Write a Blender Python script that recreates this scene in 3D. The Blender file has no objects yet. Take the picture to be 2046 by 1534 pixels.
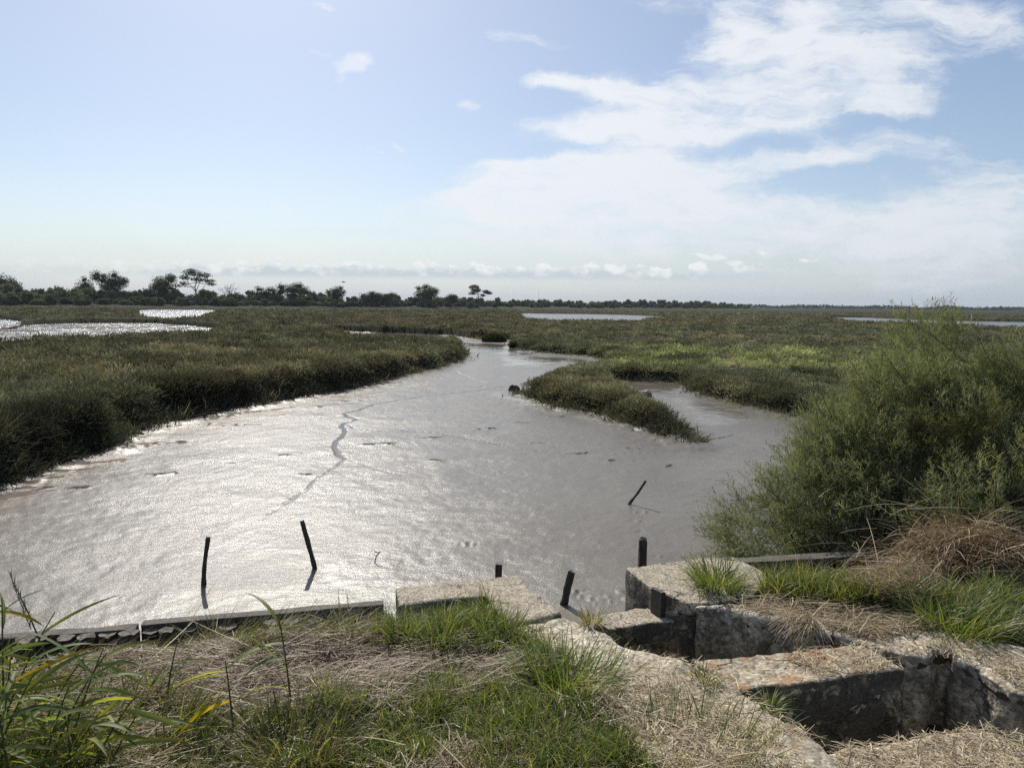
import bpy, bmesh, math, random
import numpy as np
from mathutils import Vector, Matrix

rng = np.random.default_rng(7)
random.seed(7)
sc = bpy.context.scene
COL = sc.collection
PI = math.pi
R = math.radians

# ------------------------------------------------------------------ camera
F = 1450.0                       # focal length in pixels of the 2046 px wide photograph
EYE = np.array([0.0, 0.0, 3.5])  # z = 0 is the mud of the creek
pitch, roll = math.atan(158.5 / F), math.atan(0.0093)
fw = np.array([0, math.cos(pitch), -math.sin(pitch)])
up0 = np.array([0, math.sin(pitch), math.cos(pitch)])
rt0 = np.array([1.0, 0, 0])
rt = rt0 * math.cos(roll) + up0 * math.sin(roll)
up = up0 * math.cos(roll) - rt0 * math.sin(roll)


def ray(x, y):
    x, y = np.asarray(x, float), np.asarray(y, float)
    return fw + rt * ((x - 1023) / F)[..., None] - up * ((y - 767) / F)[..., None]


def at(x, y, z):
    """the point of the plane z that is seen at x, y"""
    d = ray(x, y)
    t = (np.asarray(z, float) - EYE[2]) / d[..., 2]
    return EYE + d * t[..., None]


def atd(x, y, depth):
    """the point at that distance along +Y"""
    d = ray(x, y)
    t = np.asarray(depth, float) / d[..., 1]
    return EYE + d * t[..., None]


cam = bpy.data.cameras.new('camera')
cam.sensor_width = 36.0
cam.lens = 36.0 * F / 2046
cam.clip_start, cam.clip_end = 0.05, 40000
co = bpy.data.objects.new('camera', cam)
COL.objects.link(co)
co.matrix_world = Matrix(((rt[0], up[0], -fw[0], EYE[0]), (rt[1], up[1], -fw[1], EYE[1]),
                          (rt[2], up[2], -fw[2], EYE[2]), (0, 0, 0, 1)))
sc.camera = co

# ------------------------------------------------------------------ numpy noise


def _hash(ix, iy, seed):
    n = (ix.astype(np.int64) * 374761393 + iy.astype(np.int64) * 668265263 + seed * 982451653) & 0xffffffff
    n = ((n ^ (n >> 13)) * 1274126177) & 0xffffffff
    n = n ^ (n >> 16)
    return (n & 0xffffff) / float(0xffffff)


def vnoise(x, y, seed=0):
    ix, iy = np.floor(x), np.floor(y)
    fx, fy = x - ix, y - iy
    fx, fy = fx * fx * (3 - 2 * fx), fy * fy * (3 - 2 * fy)
    a, b = _hash(ix, iy, seed), _hash(ix + 1, iy, seed)
    c, d = _hash(ix, iy + 1, seed), _hash(ix + 1, iy + 1, seed)
    return (a * (1 - fx) + b * fx) * (1 - fy) + (c * (1 - fx) + d * fx) * fy


def fbm(x, y, seed=0, octs=4):
    s, a, t = 0, .5, 0
    for k in range(octs):
        s = s + a * vnoise(x * 2 ** k + 17.3 * k, y * 2 ** k - 9.1 * k, seed + k)
        t += a
        a *= .5
    return s / t


def sstep(a, b, x):
    t = np.clip((x - a) / (b - a), 0, 1)
    return t * t * (3 - 2 * t)


def inside(poly, x, y):
    r = np.zeros(np.shape(x), bool)
    n = len(poly)
    for i in range(n):
        x0, y0 = poly[i][:2]
        x1, y1 = poly[(i + 1) % n][:2]
        if y0 == y1:
            continue
        c = ((y0 > y) != (y1 > y)) & (x < (x1 - x0) * (y - y0) / (y1 - y0) + x0)
        r ^= c
    return r


def dist_line(pts, x, y, closed=False):
    d = np.full(np.shape(x), 1e18)
    n = len(pts)
    for i in range(n if closed else n - 1):
        ax, ay = pts[i][:2]
        bx, by = pts[(i + 1) % n][:2]
        vx, vy = bx - ax, by - ay
        L = vx * vx + vy * vy + 1e-12
        t = np.clip(((x - ax) * vx + (y - ay) * vy) / L, 0, 1)
        d = np.minimum(d, (x - ax - t * vx) ** 2 + (y - ay - t * vy) ** 2)
    return np.sqrt(d)


def sdist(poly, x, y):
    d = dist_line(poly, x, y, True)
    return np.where(inside(poly, x, y), -d, d)

# ------------------------------------------------------------------ objects


def mesh_from(name, V, Q, col=None, smooth=False, extra=None):
    """V (n,3), Q (m,k) polygons of one size"""
    me = bpy.data.meshes.new(name)
    V = np.ascontiguousarray(V, np.float32)
    Q = np.ascontiguousarray(Q, np.int32)
    n, (m, k) = len(V), Q.shape
    me.vertices.add(n)
    me.vertices.foreach_set('co', V.ravel())
    me.loops.add(m * k)
    me.loops.foreach_set('vertex_index', Q.ravel())
    me.polygons.add(m)
    me.polygons.foreach_set('loop_start', np.arange(0, m * k, k, dtype=np.int32))
    me.polygons.foreach_set('use_smooth', np.full(m, smooth, bool))
    if col is not None:
        a = me.attributes.new('Col', 'FLOAT_COLOR', 'POINT')
        c = np.ones((n, 4), np.float32)
        c[:, :3] = col
        a.data.foreach_set('color', c.ravel())
    for key, val in (extra or {}).items():
        a = me.attributes.new(key, 'FLOAT', 'POINT')
        a.data.foreach_set('value', np.ascontiguousarray(val, np.float32))
    me.update(calc_edges=True)
    me.validate()
    return me


def link(name, me, mat=None, parent=None, loc=None):
    o = bpy.data.objects.new(name, me)
    COL.objects.link(o)
    if mat is not None:
        if len(me.materials) == 0:
            me.materials.append(mat)
    if loc is not None:
        o.location = loc
    if parent is not None:
        o.parent = parent
    return o


def tag(o, label=None, cat=None, group=None, kind=None):
    if label:
        o['label'] = label
    if cat:
        o['category'] = cat
    if group:
        o['group'] = group
    if kind:
        o['kind'] = kind
    return o


def empty(name, loc=(0, 0, 0), rz=0.0):
    o = bpy.data.objects.new(name, None)
    COL.objects.link(o)
    o.location = loc
    o.rotation_euler = (0, 0, rz)
    o.empty_display_size = .2
    return o


def copy_tree(o, parent=None):
    c = o.copy()
    COL.objects.link(c)
    c.parent = parent
    for ch in list(o.children):
        copy_tree(ch, c)
    return c


class Blades:
    """collects ribbons (grass, straw, twigs) for ONE mesh"""

    def __init__(s):
        s.V, s.Q, s.C, s.n = [], [], [], 0

    def add(s, base, az, L, lean, curve, width, col, nseg=3, twist=.6, tip=.12, root=.7, sway=None):
        base = np.asarray(base, float)
        N = len(base)
        b = lambda v: np.broadcast_to(np.asarray(v, float), (N,)).copy()
        az, L, lean, curve, width = b(az), b(L), b(lean), b(curve), b(width)
        col = np.broadcast_to(np.asarray(col, float), (N, 3))
        pos = base.copy()
        ctr = [pos.copy()]
        a2 = az.copy()
        for k in range(nseg):
            th = lean + curve * ((k + .5) / nseg)
            st = L / nseg
            if sway is not None:
                a2 = az + sway * (k / nseg)
            pos = pos + np.stack([np.sin(th) * np.sin(a2) * st, np.sin(th) * np.cos(a2) * st, np.cos(th) * st], 1)
            ctr.append(pos.copy())
        tw = az + PI / 2 + rng.normal(0, twist, N)
        wd = np.stack([np.sin(tw), np.cos(tw), rng.normal(0, .25, N)], 1)
        out = np.empty((N, nseg + 1, 2, 3))
        for k in range(nseg + 1):
            f = k / nseg
            w = (root + (1 - root) * min(1, f * 3)) * (1 if f < .5 else 1 - (1 - tip) * (f - .5) * 2)
            h = wd * (width * w * .5)[:, None]
            out[:, k, 0], out[:, k, 1] = ctr[k] - h, ctr[k] + h
        per = (nseg + 1) * 2
        q = np.array([[2 * k, 2 * k + 1, 2 * k + 3, 2 * k + 2] for k in range(nseg)])
        idx = (np.arange(N) * per)[:, None, None] + q[None] + s.n
        s.V.append(out.reshape(-1, 3))
        s.Q.append(idx.reshape(-1, 4))
        s.C.append(np.repeat(col, per, 0))
        s.n += N * per
        return ctr

    def mesh(s, name):
        return mesh_from(name, np.concatenate(s.V), np.concatenate(s.Q), np.concatenate(s.C))


class Tubes:
    """collects tapered tubes for ONE mesh"""

    def __init__(s):
        s.V, s.Q, s.C, s.n = [], [], [], 0

    def add(s, pts, rad, k=6, col=(.05, .04, .03), cap=True):
        pts = [Vector(p) for p in pts]
        n = len(pts)
        rad = [rad] * n if not hasattr(rad, '__len__') else rad
        ring = []
        ref = Vector((.31, .83, .46))
        for i, p in enumerate(pts):
            t = (pts[min(i + 1, n - 1)] - pts[max(i - 1, 0)]).normalized()
            a = t.cross(ref)
            if a.length < .1:
                a = t.cross(Vector((1, 0, 0)))
            a.normalize()
            bb = t.cross(a)
            for j in range(k):
                w = 2 * PI * j / k
                ring.append(p + (a * math.cos(w) + bb * math.sin(w)) * rad[i])
        q = []
        for i in range(n - 1):
            for j in range(k):
                q.append((s.n + i * k + j, s.n + i * k + (j + 1) % k, s.n + (i + 1) * k + (j + 1) % k, s.n + (i + 1) * k + j))
        if cap and k == 6:
            for o in (0, (n - 1) * k):
                q.append((s.n + o, s.n + o + 1, s.n + o + 2, s.n + o + 3))
                q.append((s.n + o, s.n + o + 3, s.n + o + 4, s.n + o + 5))
        s.V.append(np.array(ring))
        s.Q.append(np.array(q))
        s.C.append(np.tile(np.array(col, float), (len(ring), 1)))
        s.n += len(ring)

    def mesh(s, name):
        return mesh_from(name, np.concatenate(s.V), np.concatenate(s.Q), np.concatenate(s.C), smooth=True)


# ------------------------------------------------------------------ materials
def newmat(name):
    m = bpy.data.materials.new(name)
    m.use_nodes = True
    nt = m.node_tree
    nt.nodes.clear()
    out = nt.nodes.new('ShaderNodeOutputMaterial')
    return m, nt, out


def nd(nt, typ, **kw):
    n = nt.nodes.new('ShaderNode' + typ)
    for k, v in kw.items():
        if k.startswith('i_'):
            key = k[2:]
            n.inputs[int(key) if key.isdigit() else key.replace('_', ' ')].default_value = v
        else:
            setattr(n, k, v)
    return n


def ramp(nt, fac, stops):
    r = nt.nodes.new('ShaderNodeValToRGB')
    el = r.color_ramp.elements
    while len(el) < len(stops):
        el.new(.5)
    for e, (p, c) in zip(el, stops):
        e.position = p
        e.color = (*c, 1) if len(c) == 3 else c
    nt.links.new(fac, r.inputs[0])
    return r.outputs[0]


def mix(nt, fac, a, b, typ='MIX'):
    m = nt.nodes.new('ShaderNodeMix')
    m.data_type = 'RGBA'
    m.blend_type = typ
    for s, v in ((0, fac), (6, a), (7, b)):
        if isinstance(v, (int, float)):
            m.inputs[s].default_value = v
        elif isinstance(v, (tuple, list)):
            m.inputs[s].default_value = (*v, 1)
        else:
            nt.links.new(v, m.inputs[s])
    return m.outputs[2]


def mth(nt, op, a, b=0.0, clamp=False):
    m = nt.nodes.new('ShaderNodeMath')
    m.operation = op
    m.use_clamp = clamp
    for i, v in enumerate((a, b)):
        if isinstance(v, (int, float)):
            m.inputs[i].default_value = v
        else:
            nt.links.new(v, m.inputs[i])
    return m.outputs[0]


def maprange(nt, v, a, b, c=0.0, d=1.0, smooth=True):
    m = nt.nodes.new('ShaderNodeMapRange')
    m.interpolation_type = 'SMOOTHSTEP' if smooth else 'LINEAR'
    m.clamp = True
    nt.links.new(v, m.inputs[0])
    for i, x in enumerate((a, b, c, d)):
        m.inputs[i + 1].default_value = x
    return m.outputs[0]


def noise(nt, vec, scale, detail=4, rough=.55, dist=0.0):
    n = nd(nt, 'TexNoise', i_Scale=scale, i_Detail=detail, i_Roughness=rough, i_Distortion=dist)
    if vec is not None:
        nt.links.new(vec, n.inputs['Vector'])
    return n.outputs['Fac']


def leaf_mat(name, trans=.35, rough=.5, spec=.25, tint=(1, 1, 1), tcol=(1.25, 1.3, .7)):
    m, nt, out = newmat(name)
    a = nd(nt, 'Attribute', attribute_name='Col')
    c = mix(nt, 1.0, a.outputs['Color'], tint, 'MULTIPLY')
    p = nd(nt, 'BsdfPrincipled', i_Roughness=rough)
    p.inputs['Specular IOR Level'].default_value = spec
    nt.links.new(c, p.inputs['Base Color'])
    t = nd(nt, 'BsdfTranslucent')
    nt.links.new(mix(nt, 1.0, c, tcol, 'MULTIPLY'), t.inputs[0])
    mx = nd(nt, 'MixShader', i_0=trans)
    nt.links.new(p.outputs[0], mx.inputs[1])
    nt.links.new(t.outputs[0], mx.inputs[2])
    nt.links.new(mx.outputs[0], out.inputs[0])
    return m


M_GRASS = leaf_mat('grass_blade', .42, .45, .35, tcol=(1.35, 1.3, .5))
M_STRAW = leaf_mat('dry_straw', .25, .5, .3, tcol=(1.1, 1.0, .8))
M_MARSH = leaf_mat('marsh_leaf', .3, .8, .06, tcol=(1.15, 1.15, .8))
M_TAM = leaf_mat('tamarisk_leaf', .42, .7, .1, tcol=(1.2, 1.2, .65))
M_REED = leaf_mat('reed_leaf', .5, .5, .25, tcol=(1.6, 1.4, .4))
M_TREE = leaf_mat('tree_leaf', .25, .85, .04)
M_TWIG = leaf_mat('twig', 0.0, .7, .2)


def concrete_mat(name, c_lo, c_hi, stain=.45, lichen=0.0, scale=1.0, spec_dark=.5, algae_shade=(.36, .58, .88), vs=75, cracks=.85):
    m, nt, out = newmat(name)
    tc = nd(nt, 'TexCoord')
    g = nd(nt, 'NewGeometry')
    v = tc.outputs['Object']
    n1 = noise(nt, v, 9 * scale, 6, .65)
    n2 = noise(nt, v, 70 * scale, 3, .6)
    vor = nd(nt, 'TexVoronoi', i_Scale=vs * scale)
    nt.links.new(v, vor.inputs['Vector'])
    base = ramp(nt, n1, [(.3, c_lo), (.7, c_hi)])
    peb = ramp(nt, vor.outputs['Color'], [(.1, (.48, .43, .36)), (.5, (.93, .90, .85)), (.92, (1.6, 1.5, 1.36))])
    c = mix(nt, .9, base, peb, 'MULTIPLY')
    c = mix(nt, maprange(nt, n2, .56, .7, 0, spec_dark), c, (.05, .045, .04))
    # dark algal blotches on the weathered flanks, pit shade painted in with them
    sep = nd(nt, 'SeparateXYZ')
    nt.links.new(g.outputs['Normal'], sep.inputs[0])
    flank = maprange(nt, mth(nt, 'ABSOLUTE', sep.outputs[2]), .75, .35, 0, 1)
    n3 = noise(nt, v, 5.5, 6, .7, .6)
    alg_shade = mth(nt, 'MULTIPLY', maprange(nt, n3, algae_shade[0], algae_shade[1], 0, 1), mth(nt, 'MULTIPLY', flank, algae_shade[2]))
    c = mix(nt, alg_shade, c, (.035, .036, .032))
    n4 = noise(nt, v, 2.3, 5, .65, .3)
    c = mix(nt, mth(nt, 'MULTIPLY', maprange(nt, n4, .5, .72, 0, 1), stain), c, (.10, .09, .075))
    if lichen:
        n5 = noise(nt, v, 7, 5, .7, .5)
        n6 = noise(nt, v, 2.2, 2, .5)
        lf = mth(nt, 'MULTIPLY', maprange(nt, n5, .51, .58, 0, 1), maprange(nt, n6, .42, .52, 0, lichen))
        lf = mth(nt, 'MULTIPLY', lf, mth(nt, 'SUBTRACT', 1.0, flank))
        c = mix(nt, mth(nt, 'MULTIPLY', lf, .75), c, (.33, .155, .05))
        n7 = noise(nt, v, 11, 5, .7, .2)
        c = mix(nt, maprange(nt, n7, .6, .66, 0, .7), c, (.62, .6, .52))
    # fine dark cracks and joints
    vc = nd(nt, 'TexVoronoi', i_Scale=3.2 * scale, feature='DISTANCE_TO_EDGE')
    wv = nd(nt, 'VectorMath', operation='ADD')
    nz = nd(nt, 'TexNoise', i_Scale=6.0, i_Detail=4.0)
    nt.links.new(v, nz.inputs['Vector'])
    sc_ = nd(nt, 'VectorMath', operation='SCALE')
    sc_.inputs['Scale'].default_value = .3
    nt.links.new(nz.outputs['Color'], sc_.inputs[0])
    nt.links.new(v, wv.inputs[0])
    nt.links.new(sc_.outputs[0], wv.inputs[1])
    nt.links.new(wv.outputs[0], vc.inputs['Vector'])
    crk = mth(nt, 'MULTIPLY', maprange(nt, vc.outputs['Distance'], .022, .004, 0, cracks), maprange(nt, n4, .42, .55, 0, 1))
    c = mix(nt, crk, c, (.05, .042, .033))
    p = nd(nt, 'BsdfPrincipled', i_Roughness=.88)
    p.inputs['Specular IOR Level'].default_value = .25
    nt.links.new(c, p.inputs['Base Color'])
    b1 = nd(nt, 'Bump', i_Strength=.7, i_Distance=.012)
    nt.links.new(mth(nt, 'SUBTRACT', mth(nt, 'ADD', mth(nt, 'MULTIPLY', vor.outputs['Distance'], -.5), n2), mth(nt, 'MULTIPLY', crk, 1.5)), b1.inputs['Height'])
    nt.links.new(b1.outputs[0], p.inputs['Normal'])
    nt.links.new(p.outputs[0], out.inputs[0])
    return m


M_CONC = concrete_mat('pebble_concrete', (.36, .325, .26), (.50, .455, .37), .35, vs=110)
M_STONE = concrete_mat('pale_stone', (.40, .36, .285), (.60, .55, .45), .4, .35, .7, .6, (.40, .62, .7))
M_LICH = concrete_mat('lichen_concrete', (.37, .325, .24), (.56, .50, .39), .4, .9, .8, .5, (.28, .48, .9))


def wood_mat(name, lo, hi, rough=.8):
    m, nt, out = newmat(name)
    tc = nd(nt, 'TexCoord')
    mp = nd(nt, 'Mapping')
    mp.inputs['Scale'].default_value = (1.5, 30, 30)
    nt.links.new(tc.outputs['Generated'], mp.inputs[0])
    v = tc.outputs['Object']
    n1 = noise(nt, v, 12, 6, .7, .4)
    mp2 = nd(nt, 'Mapping')
    mp2.inputs['Scale'].default_value = (60, 60, 6)
    nt.links.new(v, mp2.inputs[0])
    n2 = noise(nt, mp2.outputs[0], 1.0, 4, .6)
    c = ramp(nt, n1, [(.3, lo), (.7, hi)])
    c = mix(nt, maprange(nt, n2, .45, .7, 0, .7), c, tuple(x * .35 for x in lo))
    p = nd(nt, 'BsdfPrincipled', i_Roughness=rough)
    nt.links.new(c, p.inputs['Base Color'])
    b = nd(nt, 'Bump', i_Strength=.8, i_Distance=.01)
    nt.links.new(n2, b.inputs['Height'])
    nt.links.new(b.outputs[0], p.inputs['Normal'])
    nt.links.new(p.outputs[0], out.inputs[0])
    return m


M_GREYWOOD = wood_mat('weathered_grey_wood', (.06, .052, .042), (.17, .148, .115))
M_DARKWOOD = wood_mat('wet_dark_wood', (.026, .022, .018), (.075, .064, .052), .6)
M_ENDWOOD = wood_mat('cracked_pile_top', (.085, .072, .055), (.22, .19, .145))


def soil_mat(name, lo, hi, dry, patch=.6, scale=1.0):
    m, nt, out = newmat(name)
    tc = nd(nt, 'TexCoord')
    v = tc.outputs['Object']
    n1 = noise(nt, v, 6 * scale, 6, .7)
    n2 = noise(nt, v, .9 * scale, 4, .6)
    c = ramp(nt, n1, [(.3, lo), (.7, hi)])
    c = mix(nt, maprange(nt, n2, .45, .65, 0, patch), c, dry)
    p = nd(nt, 'BsdfPrincipled', i_Roughness=.95)
    p.inputs['Specular IOR Level'].default_value = .1
    nt.links.new(c, p.inputs['Base Color'])
    b = nd(nt, 'Bump', i_Strength=.9, i_Distance=.03 / scale)
    nt.links.new(noise(nt, v, 35 * scale, 5, .7), b.inputs['Height'])
    nt.links.new(b.outputs[0], p.inputs['Normal'])
    nt.links.new(p.outputs[0], out.inputs[0])
    return m


M_BANK = soil_mat('bank_soil', (.05, .038, .026), (.13, .10, .07), (.16, .125, .08))
M_MARSHSOIL = soil_mat('marsh_soil', (.020, .024, .012), (.05, .052, .024), (.06, .045, .025), .6, .25)


def mud_mat():
    m, nt, out = newmat('wet_mud')
    tc = nd(nt, 'TexCoord')
    v = tc.outputs['Object']
    w = nd(nt, 'Attribute', attribute_name='water').outputs['Fac']
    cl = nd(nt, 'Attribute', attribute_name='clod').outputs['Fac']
    mp = nd(nt, 'Mapping')
    mp.inputs['Rotation'].default_value = (0, 0, R(12))
    mp.inputs['Scale'].default_value = (.75, 1.5, 1)
    nt.links.new(v, mp.inputs[0])
    vm = mp.outputs[0]
    n1 = noise(nt, vm, 8.0, 4, .55, .3)
    n2 = noise(nt, vm, 34, 4, .7)
    n3 = noise(nt, v, .22, 4, .6, .5)
    c = ramp(nt, n3, [(.3, (.135, .115, .088)), (.7, (.190, .166, .130))])
    c = mix(nt, maprange(nt, n1, .62, .75, 0, .45), c, (.07, .055, .045))
    c = mix(nt, cl, c, (.045, .030, .020))  # dark matte crust; on clods the colour stands in for shade
    p = nd(nt, 'BsdfPrincipled')
    nt.links.new(c, p.inputs['Base Color'])
    rg = mth(nt, 'ADD', maprange(nt, n3, .3, .7, .33, .25), mth(nt, 'MULTIPLY', maprange(nt, n2, .4, .7, 0, 1), .08))
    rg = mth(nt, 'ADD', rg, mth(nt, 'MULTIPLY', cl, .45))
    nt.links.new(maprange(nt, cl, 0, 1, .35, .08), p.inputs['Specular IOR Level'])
    mr = nd(nt, 'Mix')
    mr.data_type = 'FLOAT'
    nt.links.new(w, mr.inputs[0])
    nt.links.new(rg, mr.inputs[2])
    mr.inputs[3].default_value = .07
    nt.links.new(mr.outputs[0], p.inputs['Roughness'])
    p.inputs['IOR'].default_value = 1.45
    b = nd(nt, 'Bump', i_Distance=.05)
    # films of standing wet between grainier, drained patches
    n5 = noise(nt, mp.outputs[0], .55, 7, .62, .8)
    film = maprange(nt, n5, .47, .53, 0, 1)
    smooth_ = mth(nt, 'MAXIMUM', w, mth(nt, 'MULTIPLY', film, .28))
    nt.links.new(maprange(nt, smooth_, 0, 1, .37, .04, False), b.inputs['Strength'])
    h = mth(nt, 'ADD', mth(nt, 'MULTIPLY', n1, .5), mth(nt, 'MULTIPLY', n2, .42))
    nt.links.new(h, b.inputs['Height'])
    nt.links.new(b.outputs[0], p.inputs['Normal'])
    nt.links.new(p.outputs[0], out.inputs[0])
    return m


M_MUD = mud_mat()


def water_mat():
    m, nt, out = newmat('rippled_water')
    tc = nd(nt, 'TexCoord')
    p = nd(nt, 'BsdfPrincipled', i_Roughness=.24)
    p.inputs['Base Color'].default_value = (.10, .09, .075, 1)
    p.inputs['IOR'].default_value = 1.33
    b = nd(nt, 'Bump', i_Strength=.9, i_Distance=.16)
    nt.links.new(mth(nt, 'ADD', noise(nt, tc.outputs['Object'], 3.0, 5, .65), noise(nt, tc.outputs['Object'], .7, 3, .6)), b.inputs['Height'])
    nt.links.new(b.outputs[0], p.inputs['Normal'])
    nt.links.new(p.outputs[0], out.inputs[0])
    return m


M_WATER = water_mat()


# ------------------------------------------------------------------ light and sky
SUN_AZ, SUN_EL = R(-19), R(40)      # azimuth from +Y towards +X
sd = Vector((math.sin(SUN_AZ) * math.cos(SUN_EL), math.cos(SUN_AZ) * math.cos(SUN_EL), math.sin(SUN_EL)))
sl = bpy.data.lights.new('sun', 'SUN')
sl.energy = 4.7
sl.angle = R(.5)
sl.color = (1.0, .94, .85)
so = bpy.data.objects.new('sun', sl)
COL.objects.link(so)
so.rotation_euler = (-sd).to_track_quat('-Z', 'Y').to_euler()
so.location = (-10, 30, 40)


def build_world():
    w = bpy.data.worlds.new('World')
    sc.world = w
    w.use_nodes = True
    nt = w.node_tree
    nt.nodes.clear()
    L = nt.links.new
    out = nt.nodes.new('ShaderNodeOutputWorld')
    bg = nt.nodes.new('ShaderNodeBackground')
    L(bg.outputs[0], out.inputs[0])
    sky = nd(nt, 'TexSky', sky_type='NISHITA', sun_disc=False)
    sky.sun_elevation = SUN_EL
    sky.sun_rotation = SUN_AZ
    sky.air_density, sky.dust_density, sky.ozone_density = 1.0, .6, 2.0
    sky.altitude = 0
    tc = nd(nt, 'TexCoord')
    dirv = tc.outputs['Generated']
    sep = nd(nt, 'SeparateXYZ')
    L(dirv, sep.inputs[0])
    yy = mth(nt, 'MAXIMUM', sep.outputs[1], .08)
    gx = mth(nt, 'DIVIDE', sep.outputs[0], yy)
    gz = mth(nt, 'DIVIDE', sep.outputs[2], yy)
    cb = nd(nt, 'CombineXYZ')
    L(gx, cb.inputs[0])
    L(gz, cb.inputs[1])
    G = cb.outputs[0]

    def gno(x, y):
        d = ray(x, y)
        return d[0] / d[1], d[2] / d[1]
    # domain warp
    wn = nd(nt, 'TexNoise', i_Scale=7.0, i_Detail=5.0, i_Roughness=.62)
    L(G, wn.inputs['Vector'])
    wv = nd(nt, 'VectorMath', operation='SUBTRACT')
    L(wn.outputs['Color'], wv.inputs[0])
    wv.inputs[1].default_value = (.5, .5, .5)
    ws = nd(nt, 'VectorMath', operation='MULTIPLY')
    L(wv.outputs[0], ws.inputs[0])
    ws.inputs[1].default_value = (.12, .06, 0)
    wa = nd(nt, 'VectorMath', operation='ADD')
    L(G, wa.inputs[0])
    L(ws.outputs[0], wa.inputs[1])
    GW = wa.outputs[0]

    def ell(x, y, rx, ry, rot=0.0, amp=1.0, inner=.25):
        cx, cz = gno(x, y)
        mp = nd(nt, 'Mapping', vector_type='TEXTURE')
        mp.inputs['Location'].default_value = (cx, cz, 0)
        mp.inputs['Rotation'].default_value = (0, 0, R(rot))
        mp.inputs['Scale'].default_value = (rx / F, ry / F, 1)
        L(GW, mp.inputs[0])
        ln = nd(nt, 'VectorMath', operation='LENGTH')
        L(mp.outputs[0], ln.inputs[0])
        return maprange(nt, ln.outputs['Value'], 1.0, inner, 0.0, amp)

    def total(lst):
        s = None
        for e in lst:
            v = ell(*e)
            s = v if s is None else mth(nt, 'ADD', s, v)
        return mth(nt, 'MINIMUM', s, 1.25)

    # streaky ice-cloud texture
    def streak(rot, sx, sy, scale, det=6, rough=.62, dist=.35):
        mp = nd(nt, 'Mapping')
        mp.inputs['Rotation'].default_value = (0, 0, R(rot))
        mp.inputs['Scale'].default_value = (sx, sy, 1)
        L(GW, mp.inputs[0])
        return noise(nt, mp.outputs[0], scale, det, rough, dist)
    s1 = streak(-14, 1.0, 3.0, 5.0)
    s2 = streak(-22, 1.0, 3.6, 17.0, 5, .68)
    tex = mth(nt, 'ADD', mth(nt, 'MULTIPLY', s1, .54), mth(nt, 'MULTIPLY', s2, .46))

    cir = total([(1640, 150, 330, 130, 8, 1.1), (1450, 60, 110, 60, 35, .7), (1560, 60, 200, 60, 20, .6), (1380, 205, 300, 75, -4, 1.1), (1095, 158, 85, 26, 0, 1.0), (1220, 178, 150, 30, -8, .8),
                 (1240, 255, 260, 44, 0, 1.1), (1430, 265, 260, 40, 6, .8), (1180, 322, 260, 40, 3, 1.0), (1050, 355, 180, 48, 0, 1.0), (1020, 405, 230, 60, 0, 1.1), (1250, 380, 340, 90, 3, 1.1),
                 (1330, 450, 700, 100, 0, 1.0), (1800, 200, 140, 40, 4, .5), (1930, 450, 380, 160, 14, 1.0), (1960, 40, 260, 70, -12, .9),
                 (1600, 10, 460, 40, -3, .55), (1780, 225, 130, 24, 0, .65), (1720, 300, 380, 44, 5, .6), (1500, 335, 340, 34, 6, .6),
                 (1040, 82, 125, 16, 0, .5)])
    thin = total([(705, 118, 80, 24, 10, .9), (625, 108, 45, 10, -12, .6), (670, 150, 30, 20, 0, .4), (930, 208, 44, 16, -6, .75), (775, 305, 26, 10, -34, .5), (740, 312, 22, 8, -34, .35),
                  (300, 405, 66, 17, -8, .55), (320, 428, 40, 13, -4, .4), (556, 420, 56, 19, -8, .55), (645, 8, 60, 11, -14, .7), (540, 126, 14, 5, 0, .4)])
    low = total([(640, 465, 270, 24, 0, .5), (850, 450, 190, 26, 0, .4), (1700, 500, 700, 90, 0, .7)])
    dens = maprange(nt, mth(nt, 'ADD', mth(nt, 'MULTIPLY', cir, .78), mth(nt, 'MULTIPLY', mth(nt, 'SUBTRACT', tex, .5), 2.8)), .06, 1.08, 0, .92)
    dens = mth(nt, 'MULTIPLY', dens, maprange(nt, cir, .0, .25))
    dthin = maprange(nt, mth(nt, 'ADD', mth(nt, 'MULTIPLY', thin, .6), mth(nt, 'MULTIPLY', mth(nt, 'SUBTRACT', tex, .5), 1.7)), .08, .80, 0, .85)
    dthin = mth(nt, 'MULTIPLY', dthin, maprange(nt, thin, .0, .3))
    # cumulus row low over the horizon
    cz0 = gno(1023, 540)[1]
    cn = nd(nt, 'TexNoise', i_Scale=34.0, i_Detail=5.0, i_Roughness=.55)
    mpc = nd(nt, 'Mapping')
    mpc.inputs['Scale'].default_value = (1, 1.7, 1)
    L(G, mpc.inputs[0])
    L(mpc.outputs[0], cn.inputs['Vector'])
    # height of the cloud tops varies along the row, flat base
    mpx = nd(nt, 'Mapping')
    mpx.inputs['Scale'].default_value = (1, 0, 0)
    L(G, mpx.inputs[0])
    topn = noise(nt, mpx.outputs[0], 11, 6, .68)
    colx = noise(nt, mpx.outputs[0], 3.3, 3, .6)
    ztop = mth(nt, 'ADD', cz0 - .020, mth(nt, 'MULTIPLY', topn, .052))
    body = maprange(nt, mth(nt, 'SUBTRACT', mth(nt, 'ADD', ztop, mth(nt, 'MULTIPLY', mth(nt, 'SUBTRACT', cn.outputs['Fac'], .5), .05)), gz), -.001, .004)
    base = maprange(nt, gz, cz0 - .016, cz0 - .006)
    xm = maprange(nt, gx, gno(1650, 540)[0], gno(1350, 540)[0])
    xm2 = maprange(nt, gx, gno(60, 540)[0], gno(520, 540)[0], .25, 1)
    front = maprange(nt, sep.outputs[1], .1, .3)
    cum = mth(nt, 'MULTIPLY', mth(nt, 'MULTIPLY', body, base), mth(nt, 'MULTIPLY', xm, xm2))
    cum = mth(nt, 'MULTIPLY', cum, maprange(nt, colx, .3, .48, .5, 1.0))
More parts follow.
